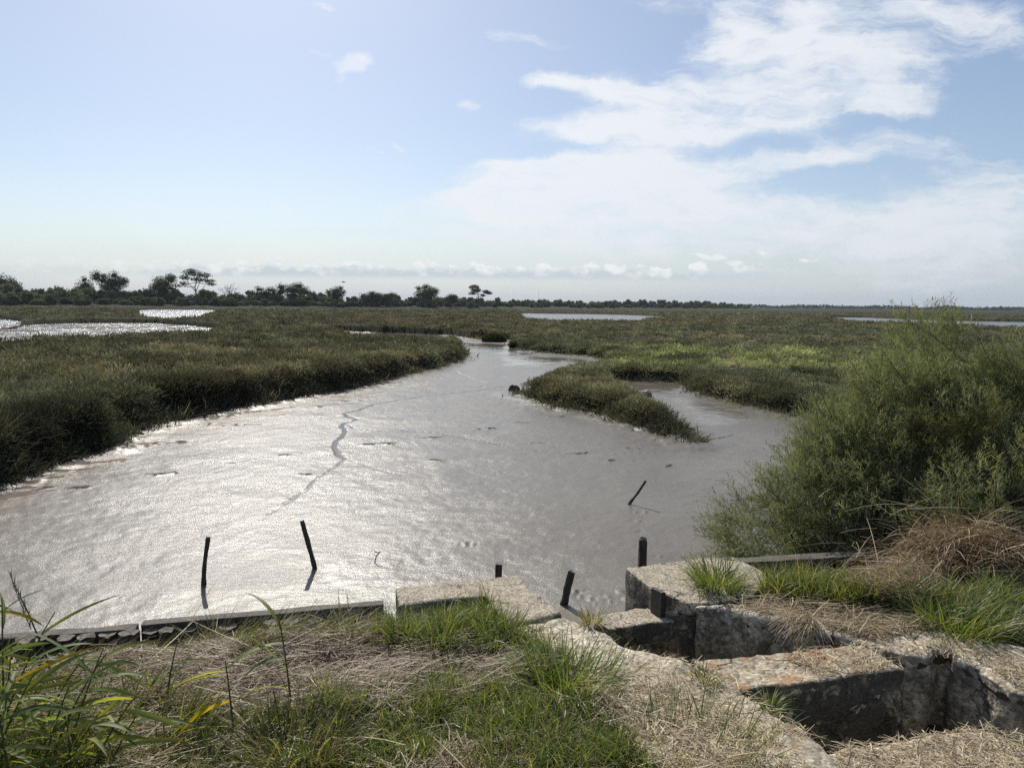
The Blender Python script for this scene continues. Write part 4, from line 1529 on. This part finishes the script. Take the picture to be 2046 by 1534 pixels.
def reed(bx, by, h, lean, leanaz, nleaf, label, seed, side=None, wl=(.012, .020), L=(.16, .31), zbase=None):
    r_ = random.Random(seed)
    if seed < 200:
        bx = bx * .72 - 45
    p = at(bx, by, 1.86)
    root = empty('reed', (p[0], p[1], float(ground_z(p[0], p[1]))))
    tag(root, label, 'reed', 'reeds at the left edge')
    pts = []
    q = Vector((0, 0, -.03))
    th = lean * .5
    for i in range(9):
        pts.append(q.copy())
        st = h / 8
        q = q + Vector((math.sin(th) * math.sin(leanaz), math.sin(th) * math.cos(leanaz), math.cos(th))) * st
        th += lean / 8
    T_ = Tubes()
    T_.add(pts, [.0045 - .0003 * i for i in range(9)], 6, (.12, .13, .045))
    link('stem', T_.mesh('stem'), M_REED, root)
    for k_ in range(nleaf):
        f = .28 + .72 * (k_ + r_.random() * .5) / nleaf
        i = min(7, int(f * 8))
        bp = pts[i].lerp(pts[i + 1], f * 8 - i) if f < 1 else pts[-1]
        col = REED[r_.randrange(4)] * r_.uniform(.8, 1.25)
        if r_.random() < .04:
            col = np.array([.30, .24, .03])
        me_ = leaf_mesh(r_.uniform(*L), r_.uniform(*wl), r_.uniform(.5, 1.6), r_.uniform(-.6, .6), col)
        o_ = link('leaf', me_, M_REED, root, bp)
        a_ = (side if side is not None else (PI if k_ % 2 else 0.0)) + r_.gauss(0, .55)
        o_.rotation_euler = (r_.gauss(.45, .35) * (1 if math.cos(0) else 1), r_.uniform(-.55, .35), a_)
    return root


RS = [(-70, 1500, .62, .35, -.8, 7), (-20, 1520, .70, .4, -.4, 8), (30, 1540, .60, .45, .6, 8), (80, 1560, .66, .3, -.5, 7), (125, 1545, .48, .5, .9, 7), (180, 1570, .52, .45, 1.1, 7),
      (230, 1590, .50, .4, .4, 7), (290, 1590, .42, .5, 1.2, 6), (-40, 1590, .55, .3, .2, 8), (60, 1620, .50, .4, -.3, 8), (150, 1640, .46, .35, .5, 7), (10, 1470, .62, .3, -.3, 6), (340, 1580, .30, .5, .8, 5), (100, 1590, .34, .6, .9, 7), (40, 1580, .36, .5, -.9, 7), (200, 1620, .34, .5, .8, 7), (-30, 1550, .40, .4, .9, 7), (270, 1640, .36, .6, -.6, 6), (0, 1640, .50, .4, .7, 8), (110, 1660, .44, .3, -.9, 8), (-90, 1620, .5, .3, .4, 7)]
for i, (bx, by, h, ln, la, nl) in enumerate(RS):
    reed(bx, by, h, ln, la, nl, 'green reed with broad drooping leaves in the clump at the left edge', 100 + i)
reed(585, 1440, .42, .3, -.7, 5, 'single green reed standing alone in the thatch, leaves swept left', 300, PI, (.016, .024), (.20, .30))
reed(470, 1500, .34, .35, -.6, 6, 'low reed with pale fanned leaves beside the dark tussock', 301, PI + .5, (.014, .022), (.18, .26))
reed(330, 1420, .30, .3, .3, 4, 'slim dry reed rising from the thatch right of the reed clump', 302, None, (.008, .012), (.10, .18))
# one bare dark flowering stem
p = at(118, 1400, 1.86)
T_ = Tubes()
a0 = Vector((p[0], p[1], float(ground_z(p[0], p[1]))))
tip_ = Vector(atd(20, 1148, p[1] + .1))
T_.add([a0, a0.lerp(tip_, .35) + Vector((.02, 0, 0)), a0.lerp(tip_, .7) + Vector((.015, 0, 0)), tip_], [.004, .0035, .003, .001], 6, (.09, .07, .04))
B_ = Blades()
for f in np.linspace(.55, .98, 26):
    q = a0.lerp(tip_, f)
    B_.add(np.array([q]), rng.uniform(-1.4, -.2), .05, .5, .3, .004, (.10, .08, .045), nseg=2)
r_ = empty('reed', a0)
tag(r_, 'thin dark reed stem rising alone above the water at the far left', 'reed', 'reeds at the left edge')
me = T_.mesh('stem')
o = link('stem', me, M_TWIG, r_)
o.matrix_parent_inverse = Matrix.Translation(-a0)
o = link('seed_head', B_.mesh('seed_head'), M_STRAW, r_)
o.matrix_parent_inverse = Matrix.Translation(-a0)

# ------------------------------------------------------------------ tamarisk bushes
TAMC = np.array([[.185, .205, .118], [.225, .243, .132], [.148, .170, .106], [.255, .262, .138]])


def plumes(BL, o, d, L, col, nside=20, fine=.8):
    """feathery sprays: many at once.  o, d (N,3), L (N,)"""
    N = len(o)
    d = d / np.linalg.norm(d, axis=1)[:, None]
    t_ = np.linspace(.12, 1.0, nside)
    bend = np.stack([rng.normal(-.10, .08, N), rng.normal(0, .06, N), rng.uniform(-.22, .05, N)], 1)
    pts = o[:, None] + d[:, None] * (L[:, None] * t_)[:, :, None] + bend[:, None] * (L[:, None] * t_ ** 2)[:, :, None]
    pts = pts.reshape(-1, 3)
    dd = np.repeat(d, nside, 0) + np.repeat(bend, nside, 0) * 1.2
    side = np.cross(dd, rng.normal(0, 1, dd.shape))
    side /= np.linalg.norm(side, axis=1)[:, None] + 1e-9
    v = dd * .75 + side * .75
    v /= np.linalg.norm(v, axis=1)[:, None]
    az = np.arctan2(v[:, 0], v[:, 1])
    th = np.arccos(np.clip(v[:, 2], -1, 1))
    ll = np.repeat(L, nside) * np.tile((1.1 - .75 * t_), N) * .30 * rng.uniform(.5, 1.3, len(pts))
    cc = np.repeat(col, nside, 0) * rng.uniform(.75, 1.3, len(pts))[:, None]
    BL.add(pts, az, ll, th, rng.normal(.15, .3, len(pts)), .0065 * fine, cc, nseg=2, twist=1.5, tip=.3, root=.9)
    # second order hairs
    m2 = 2
    q = np.repeat(pts, m2, 0) + np.repeat(v * ll[:, None], m2, 0) * rng.uniform(.2, .8, len(pts) * m2)[:, None]
    az2 = np.repeat(az, m2) + rng.normal(0, .7, len(q))
    BL.add(q, az2, np.repeat(ll, m2) * rng.uniform(.35, .65, len(q)), np.repeat(th, m2) + rng.normal(0, .5, len(q)), 0.0, .005 * fine, np.repeat(cc, m2, 0) * 1.05, nseg=1, twist=1.5, tip=.3, root=.9)


def tamarisk(base, blobs, label, nplume, cat='tamarisk', stems=26, lean=(-.45, -.15, .55), seed=0, Lr=(.20, .42), fine=.8, bare=0):
    root = tag(empty('tamarisk_bush', base), label, cat)
    BL, TB = Blades(), Tubes()
    bx = np.array(base)
    w = np.array([b_[6] for b_ in blobs])
    w = w / w.sum()
    per_b = rng.choice(len(blobs), nplume, p=w)
    C_ = np.array([b_[0:3] for b_ in blobs])
    S_ = np.array([b_[3:6] for b_ in blobs])
    u = rng.normal(0, 1, (nplume, 3))
    u /= np.linalg.norm(u, axis=1)[:, None]
    rr = rng.uniform(.25, 1.0, nplume) ** .45
    pos = C_[per_b] + S_[per_b] * u * rr[:, None]
    # clumps and hollows
    cl = np.array([mnoise.noise(Vector(p_) * 2.6) for p_ in pos])
    keep = (cl > -.06) | (rng.uniform(0, 1, nplume) < .12)
    pos, u = pos[keep], u[keep]
    n = len(pos)
    d = u * .55 + np.array(lean)[None] + rng.normal(0, .28, (n, 3))
    col = TAMC[rng.integers(0, 4, n)] * rng.uniform(.75, 1.25, n)[:, None]
    br = np.array([mnoise.noise(Vector(p_) * 1.3 + Vector((7, 7, 7))) for p_ in pos])
    mk = br > .38
    col[mk] = col[mk] * .5 + np.array([.13, .095, .04]) * .5
    plumes(BL, pos - bx, d, rng.uniform(Lr[0], Lr[1], n), col, fine=fine)
    # stems from the stool to the sprays
    for i in range(stems):
        k_ = rng.integers(0, len(pos))
        tip = Vector(pos[k_] - bx)
        b0 = Vector((rng.normal(0, .22), rng.normal(0, .18), -.05))
        mid = b0.lerp(tip, .5) + Vector((rng.normal(.06, .08), 0, .16))
        pts = []
        for j in range(9):
            f = j / 8
            pts.append(b0 * (1 - f) ** 2 + mid * 2 * f * (1 - f) + tip * f * f)
        TB.add(pts, [.019 * (1 - .8 * j / 8) for j in range(9)], 5, (.055, .043, .032))
    # long wands standing out of the crown
    for i in range(int(stems * 1.3)):
        k_ = rng.integers(0, len(pos))
        p0 = Vector(pos[k_] - bx)
        dv = Vector(lean).normalized() + Vector(rng.normal(0, .3, 3))
        Lw = rng.uniform(.4, .95)
        pts = [p0 - dv * Lw * .5, p0, p0 + dv * Lw * .45 + Vector((-.03, 0, -.02))]
        TB.add(pts, [.0055, .004, .002], 5, (.045, .035, .028))
    for i in range(bare):
        b0 = Vector((rng.normal(0, .12), rng.normal(-.1, .1), .0))
        a_ = rng.normal(-.9, .5)
        L_ = rng.uniform(.45, 1.05)
        e_ = rng.uniform(.35, 1.2)
        dv = Vector((math.sin(a_) * math.cos(e_), -.35 * math.cos(a_) * math.cos(e_), math.sin(e_)))
        TB.add([b0, b0 + dv * L_ * .5 + Vector((0, 0, .05)), b0 + dv * L_], [.010, .007, .0035], 5, (.03, .025, .022))
    link('branches', TB.mesh('branches'), M_TWIG, root)
    link('foliage', BL.mesh('foliage'), M_TAM, root)
    return root


tamarisk((2.75, 5.75, .95), [(2.72, 5.75, 1.84, .66, .6, .42, 1.4), (2.05, 5.55, 1.66, .36, .4, .24, .45), (3.62, 6.25, 2.30, .70, .8, .52, 1.7), (2.95, 5.5, 1.55, .65, .45, .4, .9), (3.05, 6.0, 2.18, .42, .4, .30, .5), (3.45, 6.3, 2.62, .42, .4, .28, .5), (2.85, 5.95, 2.26, .42, .4, .28, .7)],
         'wide feathery tamarisk hanging over the mud behind the right sluice wall', 7600, bare=130, stems=40)
tamarisk((4.3, 6.6, .95), [(4.2, 6.8, 2.66, .55, .6, .40, .55), (3.98, 6.9, 3.05, .34, .4, .34, .2), (4.7, 6.5, 2.25, .8, .8, .72, 1.8), (4.1, 6.3, 2.1, .7, .7, .6, 1.0), (4.95, 6.6, 2.75, .6, .6, .36, .5)],
         'tallest tamarisk with dark wispy tips against the sky at the right edge', 5800, lean=(-.5, -.1, .7), stems=34)
tamarisk((3.05, 4.75, 1.75), [(2.75, 4.75, 2.06, .22, .15, .20, .5), (3.1, 4.75, 2.22, .32, .2, .2, 1.0), (3.6, 4.85, 2.25, .45, .25, .24, 1.1)],
         'low young tamarisk shoots rising behind the dead reed mound', 420, lean=(-.1, -.1, .9), stems=18, Lr=(.16, .32))

# ------------------------------------------------------------------ trees and shrubs of the far belt


def crown_mesh(name, blobs, nleaf, size, col, seed, flat=0.0, core=.72):
    """leaf clumps spread through the volume of uneven lobes"""
    r_ = np.random.default_rng(seed)
    C_ = np.array([b_[:3] for b_ in blobs], float)
    S_ = np.array([b_[3:6] for b_ in blobs], float)
    vol = S_.prod(1) ** .7
    ix = r_.choice(len(blobs), nleaf, p=vol / vol.sum())
    u = r_.normal(0, 1, (nleaf, 3))
    u /= np.linalg.norm(u, axis=1)[:, None]
    rr = r_.uniform(.15, 1, nleaf) ** .42 * r_.uniform(.85, 1.12, nleaf)
    p = C_[ix] + S_[ix] * u * rr[:, None]
    cl = np.array([mnoise.noise(Vector(q) * .55 + Vector((seed, 0, 0))) for q in p])
    p = p[cl > -.25]
    n = len(p)
    t1 = r_.normal(0, 1, (n, 3))
    t1[:, 2] *= 1 - flat
    t1 /= np.linalg.norm(t1, axis=1)[:, None]
    t2 = np.cross(t1, r_.normal(0, 1, (n, 3)))
    t2 /= np.linalg.norm(t2, axis=1)[:, None]
    s1 = (size * r_.uniform(.5, 1.3, n))[:, None]
    s2 = s1 * r_.uniform(.45, .9, n)[:, None]
    V = np.stack([p - t1 * s1 - t2 * s2 * .3, p + t2 * s2 - t1 * s1 * .2, p + t1 * s1 + t2 * s2 * .2, p - t2 * s2 + t1 * s1 * .2], 1).reshape(-1, 3)
    Q = np.arange(n * 4).reshape(n, 4)
    cc = np.repeat(np.array(col)[None] * r_.uniform(.65, 1.35, n)[:, None], 4, 0)
    # inner mass of each lobe, lumpy and smaller than its leaves
    bm = bmesh.new()
    for b_ in blobs:
        if core <= 0:
            break
        g = bmesh.ops.create_icosphere(bm, subdivisions=2, radius=1)
        for v in g['verts']:
            q = core * (1 + .35 * mnoise.noise(v.co * 2.1 + Vector((seed + b_[0], 0, 0))))
            v.co = Vector((b_[0] + v.co.x * b_[3] * q, b_[1] + v.co.y * b_[4] * q, b_[2] + v.co.z * b_[5] * q))
    bm.verts.index_update()
    n0 = len(V)
    V = np.concatenate([V, np.array([v.co[:] for v in bm.verts]).reshape(-1, 3)])
    F3 = np.array([[v.index for v in f.verts] for f in bm.faces]).reshape(-1, 3)
    bm.free()
    if len(F3):
        Q3 = np.concatenate([F3, F3[:, 2:3]], 1) + n0
        # a triangle as a quad with its last corner split off a hair
        ex = V[Q3[:, 2]] + (V[Q3[:, 0]] - V[Q3[:, 2]]) * .02
        Q3[:, 3] = np.arange(len(V), len(V) + len(ex))
        V = np.concatenate([V, ex])
        Q = np.concatenate([Q, Q3])
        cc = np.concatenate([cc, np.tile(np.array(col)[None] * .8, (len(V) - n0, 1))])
    return mesh_from(name, V, Q, cc)


def trunk_mesh(h, r0, limbs, seed, spread=.5, name='trunk'):
    r_ = random.Random(seed)
    T_ = Tubes()
    pts = [Vector((r_.gauss(0, .12) * i, r_.gauss(0, .1) * i, h * i / 6)) for i in range(7)]
    T_.add(pts, [r0 * (1 - .1 * i) for i in range(7)], 8, (.05, .042, .035))
    for e in limbs:
        e = Vector(e)
        st = pts[min(6, max(2, int(r_.uniform(.45, 1) * 6)))]
        T_.add([st, st.lerp(e, .5) + Vector((0, 0, -.3 * spread)), e], [r0 * .5, r0 * .33, r0 * .12], 5, (.05, .042, .035))
    return T_.mesh(name)


LEAFC = dict(oak=(.085, .100, .055), pine=(.075, .092, .055), willow=(.10, .118, .062), shrub=(.055, .075, .028))


def place_far(o, xpx, R_, zbase=None, s=1.0, rz=0.0, sz=None):
    d = ray(xpx, 605)
    a = math.atan2(d[0], d[1])
    x, y = R_ * math.sin(a), R_ * math.cos(a)
    z = float(marsh_height(np.array([x]), np.array([y]))[0]) if zbase is None else zbase
    o.location = (x, y, z - .2)
    o.scale = (s, s, sz or s)
    o.rotation_euler = (0, 0, rz)


def broadleaf(seed, h, w, kind='oak', nl=1500):
    nl = int(nl * 3.2)
    r_ = random.Random(seed)
    root = empty('broadleaf_tree')
    bl = [(0, 0, h * .68, w * .40, w * .40, h * .30), (0, 0, h * .45, w * .34, w * .34, h * .25)]
    for i in range(9):
        a = r_.uniform(0, 2 * PI)
        q = r_.uniform(.2, .40) * w
        s = r_.uniform(.13, .22) * w
        bl.append((math.sin(a) * q, math.cos(a) * q, h * r_.uniform(.48, .92), s, s, s * .8))
    link('trunk', trunk_mesh(h * .6, h * .022, [b_[:3] for b_ in bl[1:7]], seed), M_TWIG, root)
    link('crown', crown_mesh('crown', bl, nl, .25, LEAFC[kind], seed, 0, .42), M_TREE, root)
    return root


def umbrella_pine(seed, h, w, lobes, name='umbrella_pine'):
    root = empty(name)
    link('trunk', trunk_mesh(h * .78, h * .024, [(l_[0], l_[1], l_[2] - .3) for l_ in lobes], seed), M_TWIG, root)
    link('crown', crown_mesh('crown', lobes, 4200, .25, LEAFC['pine'], seed, .5, .35), M_TREE, root)
    return root


M_ = 380 / F      # metres per pixel at the belt


def tree(xpx, ytop, wpx, label, seed, kind='oak', R_=372, nl=1500):
    hor = 608.5 + .0093 * (xpx - 1023)
    top = (hor - ytop) * R_ / F + 3.5
    h = (top - 1.6) * .96
    t_ = broadleaf(seed, h, wpx * R_ / F, kind, nl)
    place_far(t_, xpx, R_, 1.6)
    return tag(t_, label, 'tree', 'trees standing out of the far belt')


tree(8, 552, 52, 'leafy tree cut by the left edge of the view, above the shrub belt', 1, 'oak')
tree(172, 559, 44, 'small rounded tree just left of the dark oak in the far belt', 2, 'oak', nl=900)
tree(226, 548, 64, 'dark wide oak, second tree from the left in the far belt', 3, 'oak', nl=2000)
tree(327, 550, 60, 'dark oak beside the umbrella pine, to its left', 4, 'oak', nl=1900)
tree(532, 574, 44, 'low sparse tree right of the bare dead tree', 5, 'willow', nl=700)
tree(585, 563, 72, 'broad irregular tree in the middle of the left belt', 6, 'oak', nl=1300)
tree(672, 567, 42, 'narrow pointed tree under the flying bird', 7, 'oak', nl=800)
tree(738, 582, 50, 'low rounded tree left of the isolated round oak', 8, 'oak', 385, nl=1100)
tree(770, 585, 50, 'low dark bush-like tree next to the low rounded tree', 9, 'oak', 385, nl=1000)
tree(855, 567, 58, 'full round oak standing clear of the belt, left of the twin-crowned pine', 10, 'willow', 400, nl=2300)
tree(903, 584, 34, 'small round tree between the round oak and the twin-crowned pine', 11, 'oak', 400, nl=700)
# pines
S = 372 / F
up_ = umbrella_pine(21, 17, 20, [(-1.5, 0, 15.6, 4.6, 4, 1.7), (2.8, 1, 14.2, 4.6, 4, 1.5), (-4.2, -1, 13.2, 2.9, 3, 1.3), (5.8, 0, 11.8, 3.6, 3, 1.1), (-6.0, 1, 10.3, 2.9, 2.5, 1.4), (8.0, -1, 10.2, 2.4, 2, .9), (1.0, -1, 12.2, 3, 3, 1.0), (-8.0, 0, 9.6, 1.8, 1.8, 1.1)])
place_far(up_, 392, 372, 1.6)
tag(up_, 'tall umbrella pine with open spreading crown and visible trunk', 'pine tree')
up2 = umbrella_pine(22, 12.5, 14, [(-2.2, 0, 12.2, 3.4, 3, 1.5), (-1.0, 0, 10.3, 3.6, 3, 1.2), (-3.6, 0, 8.6, 2.4, 2, .9), (4.9, 0, 9.6, 2.6, 2.3, 1.2), (6.6, 0, 8.8, 2.0, 2, .9), (3.2, 0, 7.6, 1.8, 1.8, .8)], 'umbrella_pine')
place_far(up2, 955, 425, 1.3)
tag(up2, 'pine with two separate crowns at the right end of the tall belt', 'pine tree')
# dead tree
root = empty('dead_tree')
T_ = Tubes()
r_ = random.Random(5)
T_.add([(0, 0, 0), (.1, 0, 3), (.2, 0, 6)], [.28, .22, .18], 8, (.09, .08, .07))
for i in range(13):
    a = r_.uniform(-1.3, 1.3)
    L_ = r_.uniform(3, 6.5)
    s_ = Vector((.15, 0, r_.uniform(3.5, 6)))
    m_ = s_ + Vector((math.sin(a) * L_ * .5, r_.gauss(0, .8), math.cos(a) * L_ * .4))
    e_ = s_ + Vector((math.sin(a) * L_, r_.gauss(0, 1.2), math.cos(a) * L_ * .9 + .3))
    T_.add([s_, m_, e_], [.13, .09, .045], 5, (.09, .08, .07))
    for j in range(3):
        q = m_.lerp(e_, r_.uniform(0, .9))
        T_.add([q, q + Vector((r_.gauss(0, .9), r_.gauss(0, .5), r_.uniform(.3, 1.5)))], [.06, .03], 5, (.09, .08, .07))
link('trunk', T_.mesh('trunk'), M_TWIG, root)
place_far(root, 460, 372, 1.6)
tag(root, 'bare leafless dead tree right of the tall umbrella pine', 'dead tree')

# shrubs: eight forms, copied along the dike
protos = []
for s in range(8):
    r_ = random.Random(40 + s)
    root = empty('belt_shrub')
    h, w = 5.2, 7.5
    bl = [(0, 0, h * .42, w * .42, w * .38, h * .45)]
    for i in range(7):
        a = r_.uniform(0, 2 * PI)
        q = r_.uniform(.15, .42) * w
        sz = r_.uniform(.12, .24) * w
        bl.append((math.sin(a) * q, math.cos(a) * q, h * r_.uniform(.3, .85), sz, sz, sz * .85))
    g = [(.125, .146, .078), (.105, .124, .070), (.15, .17, .09), (.115, .132, .074)][s % 4]
    link('foliage', crown_mesh('foliage', bl, 2000, .25, g, 60 + s), M_TREE, root)
    protos.append(root)
used = set()
r_ = random.Random(77)


def put_shrub(xpx, R_, zb, s, sz, label):
    i = r_.randrange(8)
    o = protos[i] if i not in used else copy_tree(protos[i])
    used.add(i)
    place_far(o, xpx, R_, zb, s, r_.uniform(0, 6.28), sz)
    tag(o, label, 'shrub', 'shrubs of the far belt')


LAB = {0: 'bushy green shrub in the left belt, under the oaks and the tall umbrella pine',
       1: 'bushy green shrub in the middle belt between the dead tree and the twin-crowned pine',
       2: 'low bushy shrub in the long thin belt right of the twin-crowned pine'}
x = -70.0
while x < 1500:
    az = math.atan2(*ray(x, 605)[:2])
    Rd = float(dike_dist(np.array([az]))[0])
    g = 0 if x < 440 else (1 if x < 985 else 2)
    hpx = np.interp(x, [0, 200, 400, 560, 700, 960, 1000, 1150, 1350, 1430, 1490], [29, 24, 24, 24, 21, 18.5, 13.5, 14, 13, 10, 6])
    base_z = 1.6 if g < 2 else 1.2
    hm = hpx * Rd / F + 3.5 - base_z - 1.0
    put_shrub(x + r_.uniform(-5, 5), Rd * r_.uniform(1.0, 1.05), base_z, hm / 5.2 * r_.uniform(.85, 1.15), hm / 5.2 * r_.uniform(.8, 1.2), LAB[g])
    if g < 2 or r_.random() < .6:
        put_shrub(x + r_.uniform(-8, 8), Rd * r_.uniform(.955, .985), base_z - .2, hm / 5.2 * r_.uniform(.55, .8), hm / 5.2 * r_.uniform(.45, .72), LAB[g])
    x += (hm / 5.2 * 7.5) * F / Rd * r_.uniform(.30, .5)
# far wood along the horizon, right: one mass
Vs, Qs, Cs, n0 = [], [], [], 0
N = 9000
xp = rng.uniform(985, 2500, N)
Rf = np.where(rng.uniform(0, 1, N) < .5, 1500, 1750) * rng.uniform(.97, 1.03, N)
hh = (2.5 + 6.5 * fbm(xp * .02, xp * 0, 401, 4)) * rng.uniform(0, 1, N) ** .7
d = ray(xp, np.full(N, 610))
a = np.arctan2(d[:, 0], d[:, 1])
c = np.stack([Rf * np.sin(a), Rf * np.cos(a), .8 + hh], 1)
t1 = rng.normal(0, 1.5, (N, 3))
t2 = rng.normal(0, 1.2, (N, 3))
V = np.stack([c - t1, c + t2, c + t1, c - t2], 1).reshape(-1, 3)
me = mesh_from('far_wood', V, np.arange(N * 4).reshape(N, 4), np.repeat(np.array([.045, .058, .035])[None] * rng.uniform(.7, 1.3, N)[:, None], 4, 0))
tag(link('far_wood', me, M_TREE), 'thin dark line of distant wood on the right horizon', kind='stuff')

# mast and flying bird
T_ = Tubes()
T_.add([(0, 0, 0), (0, 0, 30), (0, 0, 62)], [.5, .4, .25], 6, (.25, .25, .26))
for z in (40, 52):
    T_.add([(-1.5, 0, z), (1.5, 0, z)], [.2, .2], 6, (.25, .25, .26))
o = link('radio_mast', T_.mesh('radio_mast'), M_TWIG)
place_far(o, 1076, 2600, 0)
tag(o, 'hair-thin distant mast above the low belt right of the twin-crowned pine', 'mast')
bp = Vector(atd(686, 563.5, 120))
V, Q = [], []
secs = [(-.55, .01, .03), (-.35, .07, .08), (-.1, .11, .11), (.15, .10, .10), (.32, .06, .06), (.42, .055, .055), (.5, .02, .02)]
for x, ry, rz in secs:
    for j in range(8):
        w = 2 * PI * j / 8
        V.append((-x, ry * math.cos(w), rz * math.sin(w)))
for i in range(len(secs) - 1):
    for j in range(8):
        Q.append((i * 8 + j, i * 8 + (j + 1) % 8, (i + 1) * 8 + (j + 1) % 8, (i + 1) * 8 + j))
for s in (-1, 1):
    o_ = len(V)
    for f, ch, dz in ((0, .26, .04), (.35, .26, .14), (.7, .18, .10), (1.0, .04, .02)):
        for zz in (.012, -.012):
            V.append((-.12 + f * .15 - ch / 2, s * f * .75, dz + zz))
            V.append((-.12 + f * .15 + ch / 2, s * f * .75, dz + zz))
    for i in range(3):
        a_ = o_ + i * 4
        Q += [(a_, a_ + 1, a_ + 5, a_ + 4), (a_ + 2, a_ + 3, a_ + 7, a_ + 6), (a_, a_ + 2, a_ + 6, a_ + 4), (a_ + 1, a_ + 3, a_ + 7, a_ + 5)]
me = mesh_from('flying_bird', V, Q, np.tile([.03, .03, .03], (len(V), 1)), smooth=True)
o = link('flying_bird', me, M_TWIG, None, bp)
o.scale = (.7, .7, .7)
tag(o, 'dark bird gliding in the sky above the far trees', 'bird')

# hummocks of plants that stand free in the creek
for i, (xp, yp, wpx, hm, lab) in enumerate([(987, 684, 50, 1.05, 'rounded green hummock of marsh plants standing in the creek bend'), (1026, 696.5, 15, .62, 'small tight hummock in the water beside the right shore')]):
    p = at(xp, yp - 1, 0)
    w = wpx / F * p[1]
    BL = Blades()
    n = 2600 if i == 0 else 700
    a = rng.uniform(0, 2 * PI, n)
    rr = np.sqrt(rng.uniform(0, 1, n))
    bx, by = np.sin(a) * rr * w * .47, np.cos(a) * rr * w * .36
    hz = hm * .72 * np.sqrt(np.clip(1 - rr ** 2, 0, 1)) * rng.uniform(.0, 1, n)
    BL.add(np.stack([bx, by, hz], 1), a + rng.normal(0, .6, n), rng.uniform(.15, .4, n), rng.uniform(.1, .9, n), rng.uniform(0, .9, n), .05, np.array([.062, .075, .034])[None] * rng.uniform(.6, 1.35, n)[:, None], nseg=2, twist=1.2)
    root = tag(empty('marsh_hummock', (p[0], p[1], 0)), lab, 'hummock')
    link('plants', BL.mesh('plants'), M_MARSH, root)
    bm = bmesh.new()
    bmesh.ops.create_icosphere(bm, subdivisions=3, radius=1)
    for v in bm.verts:
        q = 1 + .15 * mnoise.noise(v.co * 2 + Vector((i * 5, 0, 0)))
        v.co = Vector((v.co.x * w * .44 * q, v.co.y * w * .33 * q, v.co.z * hm * .7 * q))
    me = bpy.data.meshes.new('soil')
    bm.to_mesh(me)
    bm.free()
    link('soil', me, M_MARSHSOIL, root)

# ------------------------------------------------------------------ air
bm = bmesh.new()
bmesh.ops.create_cube(bm, size=1)
for v in bm.verts:
    v.co = Vector((v.co.x * 15000, v.co.y * 15000, -7.5 if v.co.z < 0 else 90.0))
me = bpy.data.meshes.new('haze')
bm.to_mesh(me)
bm.free()
m, nt, out = newmat('haze')
pv = nd(nt, 'VolumePrincipled')
pv.inputs['Color'].default_value = (.80, .88, 1.0, 1)
pv.inputs['Density'].default_value = .00011
nt.links.new(pv.outputs[0], out.inputs['Volume'])
tag(link('haze', me, m), kind='stuff')
